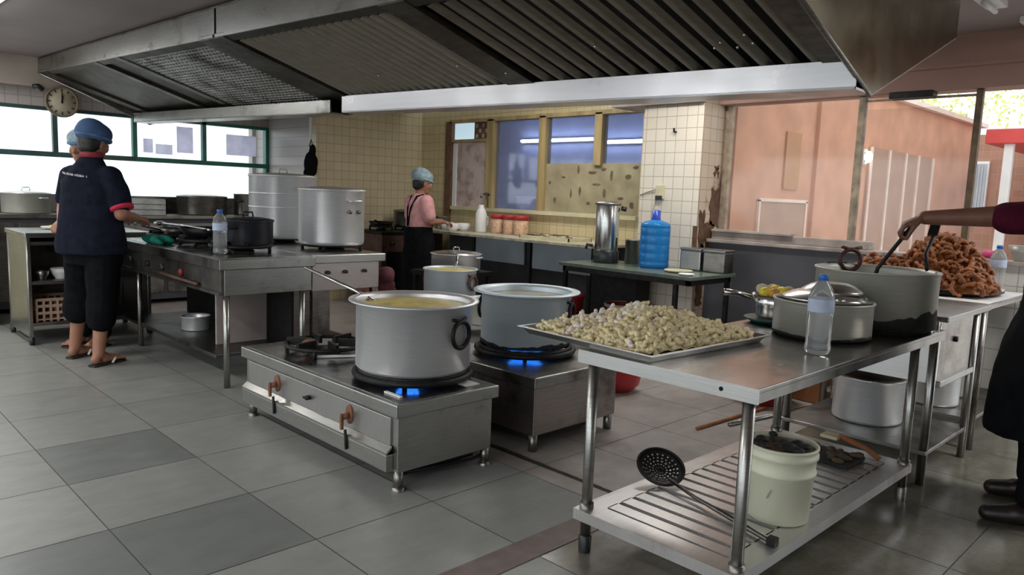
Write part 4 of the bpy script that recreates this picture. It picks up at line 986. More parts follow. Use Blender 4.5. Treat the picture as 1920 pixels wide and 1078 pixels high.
# ------------------------------------------------------------------ counter under the inner windows
ct = T('serving_counter', 'long worn counter with a blue-grey front panel under the inner windows', 'counter', (5.5, 5.4, 0))
M().box(5.19, 5.845, 4.27, 6.95, 0.845, 0.875, 0.005).build('worktop', COUNTERTOP, ct)
M().box(5.21, 5.225, 4.29, 5.02, 0.60, 0.845).build('front_panel', COUNTERPANEL, ct); M().box(5.21, 5.225, 5.14, 5.85, 0.62, 0.845).build('front_panel', COUNTERPANEL, ct)
M().box(5.24, 5.25, 5.02, 5.14, 0.62, 0.845).build('socket_recess', BLACKPLASTIC, ct)
M().box(5.75, 5.84, 4.29, 6.93, 0.0, 0.84).build('back_panel', DARKPANEL, ct)
M().box(5.25, 5.75, 4.29, 6.93, 0.10, 0.13).build('lower_shelf', BLACKIRON, ct)
for y in (4.31, 5.08, 5.9, 6.9): M().box(5.215, 5.255, y - .02, y + .02, 0, 0.845).build('leg', BLACKIRON, ct)
for k, (x, y) in enumerate([(5.45, 6.62), (5.36, 6.42), (5.52, 6.42)]):
    lab = ['white cup farthest left on the serving counter', 'white cup at the front edge of the serving counter', 'white cup between its neighbour and the white jug'][k]
    t = T('cup', lab, 'cup', (x, y, 0.8755), 0, 'white cups on the serving counter')
    M().lathe([(0, 0), (.045, 0), (.06, .02), (.075, .085), (.071, .085), (.055, .02), (0, .01)], (0, 0, 0), 24).build('cup_body', WHITE, t, world=False)
    M().tube([(.07, 0, .07), (.10, 0, .06), (.095, 0, .03), (.06, 0, .025)], 0.007, 8).build('handle', WHITE, t, world=False)
jg = T('plastic_jug', 'tall white plastic jug beside the red-lidded jars', 'jug', (5.56, 6.17, 0.8755))
M().lathe([(0, 0), (.06, 0), (.064, .01), (.064, .20), (.045, .25), (.03, .27), (.03, .30), (0, .30)], (0, 0, 0), 24).build('jug_body', WHITE, jg, world=False); M().tube([(.06, 0, .18), (.10, 0, .17), (.10, 0, .08), (.06, 0, .06)], .01, 8).build('handle', WHITE, jg, world=False)
for k, (x, y) in enumerate([(5.64, 5.98), (5.66, 5.80), (5.64, 5.62)]):
    t = T('jar', ['red-lidded jar next to the white jug', 'red-lidded jar in the middle of its row of three', 'red-lidded jar at the right end of its row of three'][k], 'jar', (x, y, 0.8755), 0, 'red-lidded jars on the serving counter')
    M().lathe([(0, 0), (.075, 0), (.08, .012), (.08, .15), (.07, .165), (0, .165)], (0, 0, 0), 28).build('jar_body', JARCLEAR, t, world=False)
    M().lathe([(.072, .16), (.085, .162), (.085, .20), (.08, .205), (0, .205)], (0, 0, 0), 28).build('lid', REDPLASTIC, t, 'red lid', world=False)
tp = T('tap', 'dark tap on the window sill behind the white jug', 'tap', (5.83, 6.36, 1.14))
b = M(); b.tube([(0, 0, 0), (0, 0, .12), (-.03, 0, .16), (-.10, 0, .15), (-.11, 0, .11)], .014, 8); b.build('spout', STEELDIRTY, tp, world=False); M().ball((0, 0, .15), (.03, .03, .02)).build('knob', BLACKPLASTIC, tp, world=False)
tr = T('tray', 'shallow cream tray of used cutlery on the serving counter', 'tray', (5.5, 5.0, 0.8755))
b = M(); b.box(-.16, .16, -.32, .32, 0, .006); b.box(-.17, -.16, -.33, .33, 0, .03); b.box(.16, .17, -.33, .33, 0, .03); b.box(-.17, .17, -.33, -.32, 0, .03); b.box(-.17, .17, .32, .33, 0, .03); b.build('tray_body', CREAM, tr, world=False)
rc = random.Random(21)
for k in range(14):
    a = rc.uniform(-.8, .8); x, y = rc.uniform(-.08, .08), rc.uniform(-.2, .24); L = rc.uniform(.07, .1)
    t = T('spoon', 'used spoon lying in the cream tray on the serving counter', 'spoon', (5.5 + x, 5.0 + y, 0.885 + k * 0.002), PI / 2 + a, 'used spoons in the cream tray')
    M().tube([(-L, 0, .004), (L * .5, 0, .004)], .005, 6).build('handle', [STEELDIRTY, RUSTBODY, STEELBRIGHT][k % 3], t, world=False); M().ball((L * .75, 0, .005), (.026, .017, .006), 10, 6).build('bowl', [STEELDIRTY, RUSTBODY, STEELBRIGHT][k % 3], t, world=False)
gp = pot('cooking_pot', 'grey pot on the dark shelf under the serving counter', (5.45, 5.55, 0.1305), 0.14, 0.2, 0.145, STEELDIRTY)
rb_ = T('bucket', 'small red bucket in the dark under the serving counter', 'bucket', (5.36, 4.62, 0.1305))
M().lathe([(0, 0), (.09, 0), (.12, .24), (.128, .24), (.128, .255), (.115, .25), (.085, .01), (0, .01)], (0, 0, 0), 28).build('bucket_body', REDPLASTIC, rb_, world=False); M().tube([(-.12, 0, .24), (-.07, 0, .33), (.07, 0, .33), (.12, 0, .24)], .005, 6).build('handle', STEELDIRTY, rb_, world=False)
# stove and pots behind the worker in pink
rs = T('old_stove', 'rusty brown stove against the cream tiled wall', 'stove', (5.3, 7.33, 0))
M().box(4.86, 5.74, 7.05, 7.63, 0.04, 0.80, 0.006).build('body', RUSTBODY, rs); M().box(4.84, 5.76, 7.03, 7.64, 0.80, 0.83, 0.005).build('stove_top', BLACKIRON, rs)
for x in (5.0, 5.2, 5.4, 5.6): M().tube([(x, 7.05, .70), (x, 7.02, .70)], .022, 10).build('knob', BLACKPLASTIC, rs)
M().box(4.92, 5.68, 7.035, 7.052, 0.15, 0.60, .004).build('oven_door', BLACKIRON, rs)
for cx in (5.04, 5.40): burner(rs, cx, 7.33, 0.831, 0.13)
q = pot('cooking_pot', 'grey pot on the rusty stove behind the worker in pink', (5.40, 7.33, 0.877), 0.15, 0.18, 0.16, STEELDIRTY); lid(q, .15, .182, STEELDIRTY, False)
q = T('frying_pan', 'black frying pan on the rusty stove', 'frying pan', (5.04, 7.33, 0.883))
M().lathe([(0, 0), (.11, 0), (.14, .05), (.145, .05), (.114, -.004), (0, -.004)], (0, 0, 0), 30).build('bowl', BLACKIRON, q, world=False); M().tube([(-.1, -.1, .04), (-.22, -.2, .07)], .011, 8).build('handle', BLACKIRON, q, world=False)
q = pot('cooking_pot', 'small grey pot on the counter end in front of the worker in pink', (5.58, 6.86, 0.8755), 0.085, 0.14, 0.09, STEELDIRTY)
# things behind the inner glass
q = T('container', 'white square container standing behind the inner window', 'container', (6.12, 5.93, 0.0))
M().box(-.09, .09, -.17, .17, 0.80, 1.27, .01).build('tub', WHITE, q, world=False); M().box(-.1, .1, -.18, .18, 1.265, 1.285, .005).build('lid', PAPER, q, world=False); M().box(-.1, .1, -.2, .2, 0, .80, .01).build('pedestal', NEXTROOM, q, world=False)
q = T('container', 'tall white jug standing behind the inner window beside the ochre post', 'jug', (6.12, 5.62, 0.0))
M().lathe([(0, 0), (.08, 0), (.08, 1.28), (.05, 1.34), (.03, 1.36), (0, 1.36)], (0, 0, 0), 24).build('jug_body', WHITE, q, world=False); M().lathe([(.03, 1.355), (.035, 1.38), (0, 1.38)], (0, 0, 0), 16).build('cap', BLUEPAINT, q, world=False)
sk = T('socket', 'cream wall socket with trailing cable on the white tiled pier', 'socket', (5.398, 3.72, 1.36))
M().box(-.012, 0.002, -.045, .045, -.05, .07, .004).build('plate', CREAM, sk, world=False); M().box(-.03, -.01, -.03, .03, -.055, -.02, .004).build('plug', BLACKPLASTIC, sk, world=False)
b = M(); b.tube([(-.012, .03, -.05), (-.006, .07, -.18), (-.006, .05, -.3)], .006, 8); b.tube([(-.012, .04, .03), (-.006, .12, .01), (-.006, .20, -.02)], .005, 8); b.build('cable', LEDGE, sk, world=False)
hk = tag(M().tube([(5.398, 3.60, 1.87), (5.37, 3.60, 1.87), (5.365, 3.60, 1.90)], .009, 8).build('wall_hook', BLACKIRON), 'black hook high on the white tiled pier', 'hook')
# green stone table with urn and jug
gt = T('stone_table', 'green stone topped table on black legs in front of the pier', 'table', (5.06, 3.6, 0))
M().box(4.74, 5.385, 2.95, 4.25, 0.722, 0.75, .004).build('tabletop', GREENSTONE, gt)
b = M(); b.box(4.76, 4.79, 2.98, 4.22, .68, .722); b.box(5.33, 5.36, 2.98, 4.22, .68, .722); b.box(4.76, 5.36, 2.98, 3.01, .68, .722); b.box(4.76, 5.36, 4.19, 4.22, .68, .722); b.build('frame', BLACKIRON, gt)
for (x, y) in ((4.775, 3.10), (4.775, 4.2), (5.345, 3.0), (5.345, 4.2)): M().box(x - .016, x + .016, y - .016, y + .016, 0, .68).build('leg', BLACKIRON, gt)
M().box(5.1, 5.3, 3.7, 4.18, .0, .68).build('side_board', BLACKIRON, gt)
ur = T('water_urn', 'tall stainless water urn with black base on the green stone table', 'urn', (5.08, 4.02, 0.7505))
M().lathe([(0, 0), (.105, 0), (.11, .01), (.11, .10), (.098, .115), (0, .115)], (0, 0, 0), 32).build('base', BLACKPLASTIC, ur, world=False)
M().lathe([(.095, .11), (.100, .12), (.100, .49), (.095, .50)], (0, 0, 0), 40).build('tank', STEELBRIGHT, ur, world=False)
M().lathe([(.102, .49), (.115, .50), (.112, .512), (.06, .525), (0, .528)], (0, 0, 0), 32).build('lid', STEELDIRTY, ur, world=False)
M().tube([(0.07, -.085, .47), (.10, -.12, .46)], .02, 8).build('handle', BLACKPLASTIC, ur, world=False); M().tube([(-.07, .09, .14), (-.10, .13, .15), (-.105, .135, .11)], .014, 8).build('tap', BLACKPLASTIC, ur, world=False)
bj = T('water_jug', 'big blue water cooler bottle on the green stone table', 'water bottle', (5.12, 3.55, 0.7505))
pr = [(0, .008), (.10, 0), (.122, .012), (.124, .04), (.118, .05)]
for z in (.06, .13, .20, .27): pr += [(.122, z), (.122, z + .055), (.1195, z + .062)]
pr += [(.122, .335), (.115, .36), (.08, .378), (.034, .39), (.028, .40), (.028, .46), (0, .46)]
M().lathe(pr, (0, 0, 0), 40).build('jug_body', JUGBLUE, bj, world=False); M().lathe([(.036, .385), (.038, .40), (.032, .41), (.032, .468), (0, .47)], (0, 0, 0), 24).build('cap', JUGNECK, bj, world=False)
q = T('pitcher', 'steel pitcher between the urn and the blue water bottle', 'pitcher', (5.24, 3.86, 0.7505))
M().lathe([(0, 0), (.06, 0), (.062, .2), (.066, .2), (.064, .206), (.056, .2), (.054, .01), (0, .01)], (0, 0, 0), 28).build('body', STEEL, q, world=False); M().tube([(.05, -.04, .17), (.085, -.07, .15), (.08, -.065, .06), (.045, -.04, .04)], .007, 8).build('handle', STEEL, q, world=False)
for k, (x, y, lab) in enumerate([(5.29, 3.27, 'square steel canister beside the blue water bottle on the green stone table'), (5.29, 3.06, 'square steel canister at the right end of the green stone table')]):
    t = T('canister', lab, 'canister', (x, y, 0.7505), 0, 'square canisters on the green stone table')
    M().box(-.075, .075, -.095, .095, 0, .165, .012).build('body', [STEEL, STEELDIRTY][k], t, world=False); M().box(-.078, .078, -.098, .098, .162, .182, .006).build('lid', STEEL, t, world=False)
q = T('plate', 'pale plate on the green stone table', 'plate', (4.98, 3.22, 0.7505)); M().lathe([(0, 0), (.07, 0), (.11, .015), (.108, .019), (.07, .005), (0, .005)], (0, 0, 0), 28).build('dish', CREAM, q, world=False)
q = T('saucer', 'small white saucer at the front right corner of the green stone table', 'saucer', (4.83, 3.05, 0.7505)); M().lathe([(0, 0), (.04, 0), (.06, .012), (.058, .015), (.04, .004), (0, .004)], (0, 0, 0), 24).build('dish', WHITE, q, world=False)
# red things on the floor
q = T('bucket', 'red plastic bucket with a pale rim under the green stone table', 'bucket', (4.97, 3.72, 0.0))
M().lathe([(0, 0), (.11, 0), (.145, .42), (.155, .42), (.155, .44), (.14, .435), (.105, .01), (0, .01)], (0, 0, 0), 32).build('bucket_body', DARKRED, q, world=False); M().lathe([(.156, .418), (.158, .425), (.156, .442), (.148, .442), (.148, .437)], (0, 0, 0), 32).build('rim', LEDGE, q, world=False)
q = T('basin', 'round red plastic bin on the floor right of the rear low stove', 'bin', (4.05, 3.05, 0.0))
M().lathe([(0, 0), (.10, 0), (.15, .05), (.165, .12), (.15, .26), (.155, .27), (.145, .268), (.155, .12), (.09, .012), (0, .01)], (0, 0, 0), 32).build('bin_body', REDPLASTIC, q, world=False)
q = T('jerrycan', 'dark blue plastic can behind the blue-grey pot', 'can', (4.35, 4.05, 0.0)); M().box(-.10, .10, -.08, .08, 0, .44, .03).build('can_body', BLUEPAINT, q, world=False); M().tube([(0, 0, .43), (0, 0, .48)], .025, 10).build('cap', BLUEPAINT, q, world=False)
# ------------------------------------------------------------------ prep table in the right foreground
pt = T('prep_table', 'stainless prep table with a slotted lower shelf in the right foreground', 'table', (2.9, 1.35, 0))
b = M(); b.box(2.03, 3.80, 1.01, 1.70, 0.745, 0.76, 0.003); b.box(2.032, 2.045, 1.012, 1.698, 0.716, 0.746); b.box(2.032, 3.798, 1.0102, 1.022, 0.716, 0.746); b.box(2.032, 3.798, 1.688, 1.6998, 0.716, 0.746); b.box(3.785, 3.7998, 1.012, 1.698, 0.716, 0.746)
TABLETOP = metal_mat('table_sheet', (0.33, 0.315, 0.30), 0.22, (1, 20, 1), 0.1, (0.17, 0.155, 0.14), 0.5, 3)
top = b.build('tabletop', TABLETOP, pt)
M().box(2.024, 2.0298, 1.008, 1.702, 0.714, 0.7605).build('end_lip', STEELBRIGHT, top, 'bright front lip'); M().tube([(2.0225, 1.13, 0.738), (2.0275, 1.13, 0.738)], 0.007, 10).build('bolt_hole', BLACKIRON, top)
LEGX = (2.065, 3.55)
for x in LEGX:
    for y in (1.055, 1.66):
        l = M().tube([(x, y, 0.0), (x, y, 0.745)], 0.020, 14).build('leg', STEEL, pt)
        M().tube([(x, y, 0.145), (x, y, 0.19)], 0.026, 14).build('collar', STEELDIRTY, l)
        M().lathe([(0.022, 0.0), (0.024, 0.06), (0.02, 0.065)], (x, y, 0), 14).build('foot', BLACKPLASTIC if y > 1.5 else STEELDIRTY, l)
b = M(); z0, z1 = 0.140, 0.170
b.box(2.035, 2.115, 1.1151, 1.6049, z0, z1); b.box(3.49, 3.57, 1.1151, 1.6049, z0, z1); b.box(2.035, 3.57, 1.04, 1.115, z0, z1); b.box(2.035, 3.57, 1.605, 1.68, z0, z1)
n_s = 17; x0, x1 = 2.115, 3.49; pitch = (x1 - x0) / n_s
for k in range(n_s): b.box(x0 + k * pitch + 0.012, x0 + (k + 1) * pitch - 0.012, 1.11, 1.61, z0, z1)
for (a, c, d, e) in ((2.035, 3.57, 1.03, 1.0398), (2.035, 3.57, 1.6802, 1.69), (2.025, 2.0348, 1.03, 1.69), (3.5702, 3.58, 1.03, 1.69)): b.box(a, c, d, e, 0.13, 0.1702)
SHELFSHEET = metal_mat('shelf_sheet', (0.62, 0.61, 0.60), 0.30, (1, 20, 1), 0.06, (0.42, 0.40, 0.39), 0.6)
for n_ in SHELFSHEET.node_tree.nodes:
    if n_.type == 'BSDF_PRINCIPLED': n_.inputs['Metallic'].default_value = 0.75
b.build('slotted_shelf', SHELFSHEET, pt)
# tray of floured dough
TRX, TRY, TRA = 2.42, 1.70, math.radians(-3)
ty_ = T('baking_tray', 'aluminium tray heaped with floured dough pieces on the prep table corner', 'tray', (TRX, TRY, 0.7605), TRA)
b = M(); W_, D_ = 0.345, 0.30
b.box(-W_, W_, -D_, D_, 0.0, 0.006)
for (p, q) in (((-W_, -D_), (W_, -D_)), ((W_, -D_), (W_, D_)), ((W_, D_), (-W_, D_)), ((-W_, D_), (-W_, -D_))):
    d = Vector((q[0] - p[0], q[1] - p[1], 0)).normalized(); nrm = Vector((d.y, -d.x, 0))
    P0, P1 = Vector((*p, 0)), Vector((*q, 0)); o = 0.02
    a = P0; c = P1; a2 = P0 + nrm * o - d * o + Vector((0, 0, .026)); c2 = P1 + nrm * o + d * o + Vector((0, 0, .026))
    a3 = a2 + nrm * 0.012 - d * .012; c3 = c2 + nrm * 0.012 + d * .012
    for (u, v, w_, x_) in ((a, c, c2, a2), (a2, c2, c3, a3)): b.prism([u, v, w_, x_], nrm * 0.0 + Vector((0, 0, 0.003)))
b.build('tray_body', STEELBRIGHT, ty_, world=False)
rd = random.Random(31)
protos = []
for k in range(5):
    m_ = M(); n = 9; L = rd.uniform(.017, .024); cur = rd.uniform(.6, 1.6); r0 = rd.uniform(.0085, .0110)
    pts = []; rs = []
    for i in range(n):
        t = -1 + 2 * i / (n - 1)
        pts.append((L * math.sin(t * cur) / cur * 1.25, L * (1 - math.cos(t * cur)) / cur, 0.006 * math.sin(i * 1.3 + k)))
        rs.append(r0 * (1 - 0.45 * t * t) * (1 + 0.14 * math.sin(i * 2.4 + k)))
    m_.tube(pts, rs, 8)
    o = m_.build('dough_piece', DOUGH if k < 4 else FLOUR)
    tag(o, 'pale floured dough piece in the heap on the prep table tray', 'dough piece', 'floured dough pieces on the tray'); protos.append(o)
used = set(); count = 0
Rt = Matrix.Rotation(TRA, 3, 'Z')
def put_dough(x, y, z, pi_, rot):
    o = protos[pi_]
    p = Rt @ Vector((x, y, 0)) + Vector((TRX, TRY, z))
    if pi_ in used: o = dup(o, p, rot)
    used.add(pi_); o.location = p; o.rotation_euler = rot
def heap_h(x, y):
    u, v = x / W_, y / D_
    e = max(0, 1 - max(abs(u), abs(v)) ** 3)
    return 0.778 + 0.085 * e * (0.72 + 0.28 * math.sin(3.1 * u + 1.0) * math.cos(2.3 * v - 0.4)) 
nx, ny = 17, 15
for i in range(nx):
    for j in range(ny):
        x = -W_ * 0.95 + 2 * W_ * 0.95 * (i + 0.5 + rd.uniform(-.25, .25)) / nx; y = -D_ * 0.95 + 2 * D_ * 0.95 * (j + 0.5 + rd.uniform(-.25, .25)) / ny
        z = heap_h(x, y) + rd.uniform(-.008, .008)
        fl = (y > 0.0 and abs(x) < 0.26 and rd.random() < 0.55) or rd.random() < 0.08
        put_dough(x, y, z, 4 if fl else rd.randrange(4), (rd.uniform(-.7, .7), rd.uniform(-.7, .7), rd.uniform(0, 6.28))); count += 1
for k in range(42):
    x, y = rd.uniform(-.8, .8) * W_, rd.uniform(-.8, .8) * D_
    put_dough(x, y, heap_h(x, y) + 0.016, 4 if (y > 0.02 and rd.random() < .6) else rd.randrange(4), (rd.uniform(-.9, .9), rd.uniform(-.9, .9), rd.uniform(0, 6.28)))
# bed of smaller dough bits under the individual pieces
b = M(); G = 26; vs = []; fc = []
for i in range(G + 1):
    for j in range(G + 1):
        x, y = -W_ * 0.93 + 2 * W_ * 0.93 * i / G, -D_ * 0.93 + 2 * D_ * 0.93 * j / G
        vs.append((x, y, max(0.007, heap_h(x, y) - 0.772 + 0.004 * math.sin(i * 2.1) * math.cos(j * 1.7))))
for i in range(G):
    for j in range(G): fc.append((i * (G + 1) + j, (i + 1) * (G + 1) + j, (i + 1) * (G + 1) + j + 1, i * (G + 1) + j + 1))
b._add(vs, fc, True)
for k in range(620):
    x, y = rd.uniform(-.94, .94) * W_, rd.uniform(-.94, .94) * D_; z = heap_h(x, y) - 0.765 + rd.uniform(-.002, .010)
    a1, a2 = rd.uniform(0, 6.28), rd.uniform(-.6, .6); u = Vector((math.cos(a1) * math.cos(a2), math.sin(a1) * math.cos(a2), math.sin(a2))); sd = Vector((-u.y, u.x, 0)); L = rd.uniform(.012, .02); c = Vector((x, y, z)); r_ = rd.uniform(.007, .010)
    b.tube([c - u * L, c - u * L * .4 + sd * .004, c + u * L * .4 + sd * .004, c + u * L], [r_ * .6, r_, r_, r_ * .6], 6)
bed = b.build('dough_heap', DOUGH); bed.location = (TRX, TRY, 0.761); bed.rotation_euler = (0, 0, TRA); bed['kind'] = 'stuff'
tag(bed, 'packed dough beneath the loose floured pieces on the tray', 'dough')
# bucket and skimmer on the shelf
bk = T('bucket', 'cream white plastic bucket with a dark charred top on the slotted shelf', 'bucket', (2.555, 1.165, 0.1705))
pr = [(0, 0.004), (.100, 0), (.108, .006), (.116, .175), (.122, .178), (.122, .188), (.117, .192), (.120, .235), (.126, .238), (.126, .250), (.121, .254), (.1225, .268), (.126, .270), (.126, .277), (.116, .277), (.104, .02), (0, .012)]
M().lathe(pr, (0, 0, 0), 48).build('bucket_body', WHITEPLASTIC, bk, world=False)
M().lathe([(0, .272), (.06, .278), (.10, .268), (.1155, .262), (.1155, .25), (0, .25)], (0, 0, 0), 32).build('contents', DARKSTEW, bk, 'dark brown contents', world=False)
b = M(); rc = random.Random(6)
for k in range(22):
    a = rc.uniform(0, 6.28); rr_ = rc.uniform(.0, .10); b.ball((rr_ * math.cos(a), rr_ * math.sin(a), .276), (rc.uniform(.012, .03), rc.uniform(.012, .03), rc.uniform(.006, .014)), 8, 6)
fuse(b, 0.005, 1).build('charred_crust', SOOT, bk, world=False)
M().box(-.1175, -.1165, -.02, -.016, .10, .135, 0, (0.4, 0, 0)).build('scuff', STEELDIRTY, bk, world=False)
sk = T('skimmer', 'long-handled black perforated skimmer lying on the slotted shelf', 'skimmer', (2.42, 1.35, 0.171))
b = M(); hc = Vector((2.50, 1.64, 0.222)); nrm = Vector((-0.30, -0.42, 0.9)).normalized(); u_ = nrm.orthogonal().normalized(); v_ = nrm.cross(u_)
rings = [0.0, 0.012, 0.018, 0.026, 0.032, 0.040, 0.046, 0.054, 0.060, 0.068, 0.074, 0.083, 0.095]; seg = 60; vs = []; fc = []
for ri, r_ in enumerate(rings):
    for k in range(seg):
        a = 2 * PI * k / seg; vs.append(hc + (u_ * math.cos(a) + v_ * math.sin(a)) * r_ + nrm * (r_ * r_ * 2.6 - 0.012))
for ri in range(len(rings) - 1):
    for k in range(seg):
        if ri in (1, 3, 5, 7, 9) and k % (6 if ri < 3 else 4 if ri < 6 else 3) in ((0, 1) if ri < 6 else (0,)): continue
        k2 = (k + 1) % seg; fc.append((ri * seg + k, ri * seg + k2, (ri + 1) * seg + k2, (ri + 1) * seg + k))
b._add(vs, fc, True)
o = b.build('perforated_bowl', BLACKIRON, sk); sol = o.modifiers.new('thickness', 'SOLIDIFY'); sol.thickness = 0.003
b = M(); b.tube([hc + (u_ * math.cos(a * PI / 18) + v_ * math.sin(a * PI / 18)) * 0.095 + nrm * 0.0125 for a in range(36)], 0.005, 8, closed=True); b.build('rim', BLACKIRON, sk)
b = M(); e0 = Vector((2.465, 1.575, 0.205)); e1 = Vector((2.31, 1.065, 0.183)); b.tube([e0, e0.lerp(e1, .3) + Vector((0, 0, -.008)), e1], [.007, .008, .010], 10); b.build('handle', DARKSTEEL, sk)
M().box(2.295, 2.325, 1.045, 1.075, 0.171, 0.2).build('handle_end', BLACKIRON, sk)
# right end of the prep table
lp = pot('cooking_pot', 'squat aluminium pot topped with stacked steel bowls, behind the prep table bottle', (3.12, 1.30, 0.761), 0.195, 0.15, 0.2, ALUGREY, 0.18, soot=0.022)
for k, (r_, z, lab) in enumerate([(0.165, 0.9155, 'widest steel bowl stacked upside down on the squat pot'), (0.12, 0.945, 'smaller steel bowl on top of the wide upturned bowl')]):
    t = T('steel_bowl', lab, 'bowl', (3.12 + 0.03 * k, 1.30 - 0.02 * k, z), 0, 'steel bowls on the squat pot')
    M().lathe([(r_, 0), (r_ + .006, 0.002), (r_ * .98, .012), (r_ * .7, .032), (r_ * .5, .040), (0, .040), (0, .036), (r_ * .68, .028), (r_, 0)], (0, 0, 0), 36).build('bowl_body', STEELBRIGHT if k == 0 else STEEL, t, world=False)
for k, (dx, dy) in enumerate([(-.10, -.11), (.07, -.13), (.13, -.07)]):
    t = T('spoon', ['steel spoon at the left on the rim of the squat pot', 'steel spoon in the middle on the rim of the squat pot', 'steel spoon at the right on the rim of the squat pot'][k], 'spoon', (3.12 + dx, 1.30 + dy, 0.925), k * .9, 'spoons lying on the squat pot')
    M().ball((0, 0, .004), (.03, .018, .007), 12, 6).build('bowl', STEELBRIGHT, t, world=False); M().tube([(.025, 0, .004), (.12, .01, .012)], .004, 6).build('handle', STEELBRIGHT, t, world=False)
bp = pot('cauldron', 'largest grey aluminium pot with sooty base at the right end of the prep table', (3.59, 1.265, 0.761), 0.258, 0.262, 0.264, ALUGREY, 0.235, DARKSTEW, 0.62, soot=0.10)
loop_handle(bp, math.radians(62), 0.262, 0.262, 0.05, 0.03, BLACKIRON, 0.010)
ring_handle(bp, math.radians(48), 0.25, 0.285, 0.05, mat('burnt_handle', (0.07, 0.03, 0.02), 0.5, 0.3), 0.011, 0.0)
b = M(); rc = random.Random(12)
vs = []; 
for k in range(14):
    a = math.radians(20 + k * 6); vs.append((0.2495 * math.cos(a), 0.2495 * math.sin(a), .20 + rc.uniform(-.01, .012)))
b.tube(vs, [.004 + rc.uniform(0, .006) for _ in vs], 6); b.build('sauce_crust', SOOT, bp, world=False)
fb = bowl('steel_bowl', 'steel bowl of yellow wrapped snacks behind the squat pot', (3.27, 1.585, 0.785), 0.105, 0.105, STEELBRIGHT, rf=0.8)
gd = T('dish', 'dark green dish under the bowl of yellow snacks', 'dish', (3.25, 1.585, 0.761)); M().lathe([(0, 0), (.09, 0), (.125, .022), (.12, .024), (.09, .012), (0, .012)], (0, 0, 0), 32).build('dish_body', DARKGREEN, gd, world=False)
M().tube([(-.10, .07, .092), (-.16, .12, .11), (-.20, .15, .112)], [.012, .012, .016], 8).build('handle', STEELBRIGHT, fb, world=False)
rc = random.Random(14)
for k in range(9):
    a = k * 0.7; rr_ = .055 if k else 0
    m_ = [YELLOWFOOD, ORANGEFOOD, YELLOWFOOD, CREAM][k % 4]
    o = M().ball((0, 0, 0), (rc.uniform(.032, .042), rc.uniform(.025, .034), .026), 10, 7).build('snack', m_)
    o.location = (3.27 + rr_ * math.cos(a), 1.585 + rr_ * math.sin(a), 0.895 + rc.uniform(0, .018)); o.rotation_euler = (rc.uniform(-.5, .5), rc.uniform(-.5, .5), a)
    tag(o, ['yellow wrapped snack in the steel bowl behind the squat pot', 'orange snack in the steel bowl behind the squat pot', 'yellow wrapped snack in the steel bowl behind the squat pot', 'cream coloured snack in the steel bowl behind the squat pot'][k % 4], 'snack', ['yellow snacks in the bowl', 'orange snacks in the bowl', 'yellow snacks in the bowl', 'cream snacks in the bowl'][k % 4])
# sink unit and far table
su = T('sink_unit', 'stainless sink unit on legs at the right end of the prep table', 'sink', (4.2, 1.4, 0))
b = M(); b.box(3.86, 4.60, 1.02, 1.78, 0.785, 0.81, 0.004); b.build('worktop', STEEL, su)
M().box(3.885, 4.40, 1.05, 1.74, 0.49, 0.785, 0.006).build('basin', metal_mat('sink_sheet', (0.42, 0.39, 0.36), 0.35, (1, 1, 20), 0.1, (0.22, 0.19, 0.16), 0.5), su)
M().box(3.875, 4.42, 1.03, 1.06, 0.47, 0.50, 0.004).build('rail', STEEL, su)
M().box(3.868, 3.884, 1.05, 1.74, 0.485, 0.785).build('side_panel', STEELBRIGHT, su)
for (x, y) in ((3.83, 1.06), (3.83, 1.74), (4.45, 1.05), (4.45, 1.74)): M().tube([(x, y, 0), (x, y, 0.79)], .021, 12).build('leg', STEEL, su)
M().box(3.80, 4.47, 1.04, 1.76, 0.15, 0.17, 0.003).build('lower_shelf', STEELDIRTY, su)
M().tube([(4.1, 1.05, .68), (4.1, 1.035, .68)], .014, 10).build('drain_knob', BLACKIRON, su)
ft = T('far_table', 'steel table carrying the fried rings, beyond the sink unit', 'table', (5.08, 1.5, 0))
M().box(4.61, 5.57, 1.03, 2.0 - .08, 0.785, 0.81, 0.004).build('tabletop', STEELBRIGHT, ft)
for (x, y) in ((4.63, 1.06), (4.63, 1.88), (5.54, 1.06), (5.54, 1.88)): M().tube([(x, y, 0), (x, y, 0.79)], .021, 12).build('leg', STEELDIRTY, ft)
M().box(4.63, 5.54, 1.06, 1.88, 0.15, 0.17, 0.003).build('lower_shelf', STEELDIRTY, ft)
up = pot('cooking_pot', 'aluminium pot on the shelf below the sink unit', (4.17, 1.45, 0.1705), 0.175, 0.235, 0.18, ALU); lid(up, .175, .237, STEELDIRTY, False)
up2 = pot('cooking_pot', 'aluminium pot with a protruding handle under the far table', (4.86, 1.32, 0.1705), 0.13, 0.24, 0.135, ALU); M().tube([(-.12, -.02, .2), (-.30, -.05, .21)], .011, 8).build('handle', STEELBRIGHT, up2, world=False)
up3 = pot('cooking_pot', 'grey pot farthest right under the far table', (5.2, 1.36, 0.1705), 0.15, 0.26, 0.155, ALUGREY)
ch = T('charred_tray', 'blackened tray of charred scraps on the slotted shelf', 'tray', (3.34, 1.32, 0.171))
b = M(); b.box(-.10, .10, -.14, .14, 0, .02, .006); b.build('tray_body', SOOT, ch, world=False)
b = M(); rc = random.Random(15)
for k in range(18): b.ball((rc.uniform(-.08, .08), rc.uniform(-.12, .12), .025), (rc.uniform(.02, .035), rc.uniform(.015, .03), .012), 8, 6)
fuse(b, .006, 1).build('scraps', mat('charred_scraps', (0.12, 0.085, 0.055), 0.9, 0, 0.5, 20, .5), ch, world=False)
wdn = T('wooden_spatula', 'orange-brown wooden spatula resting on the charred tray', 'spatula', (3.44, 1.17, 0.19))
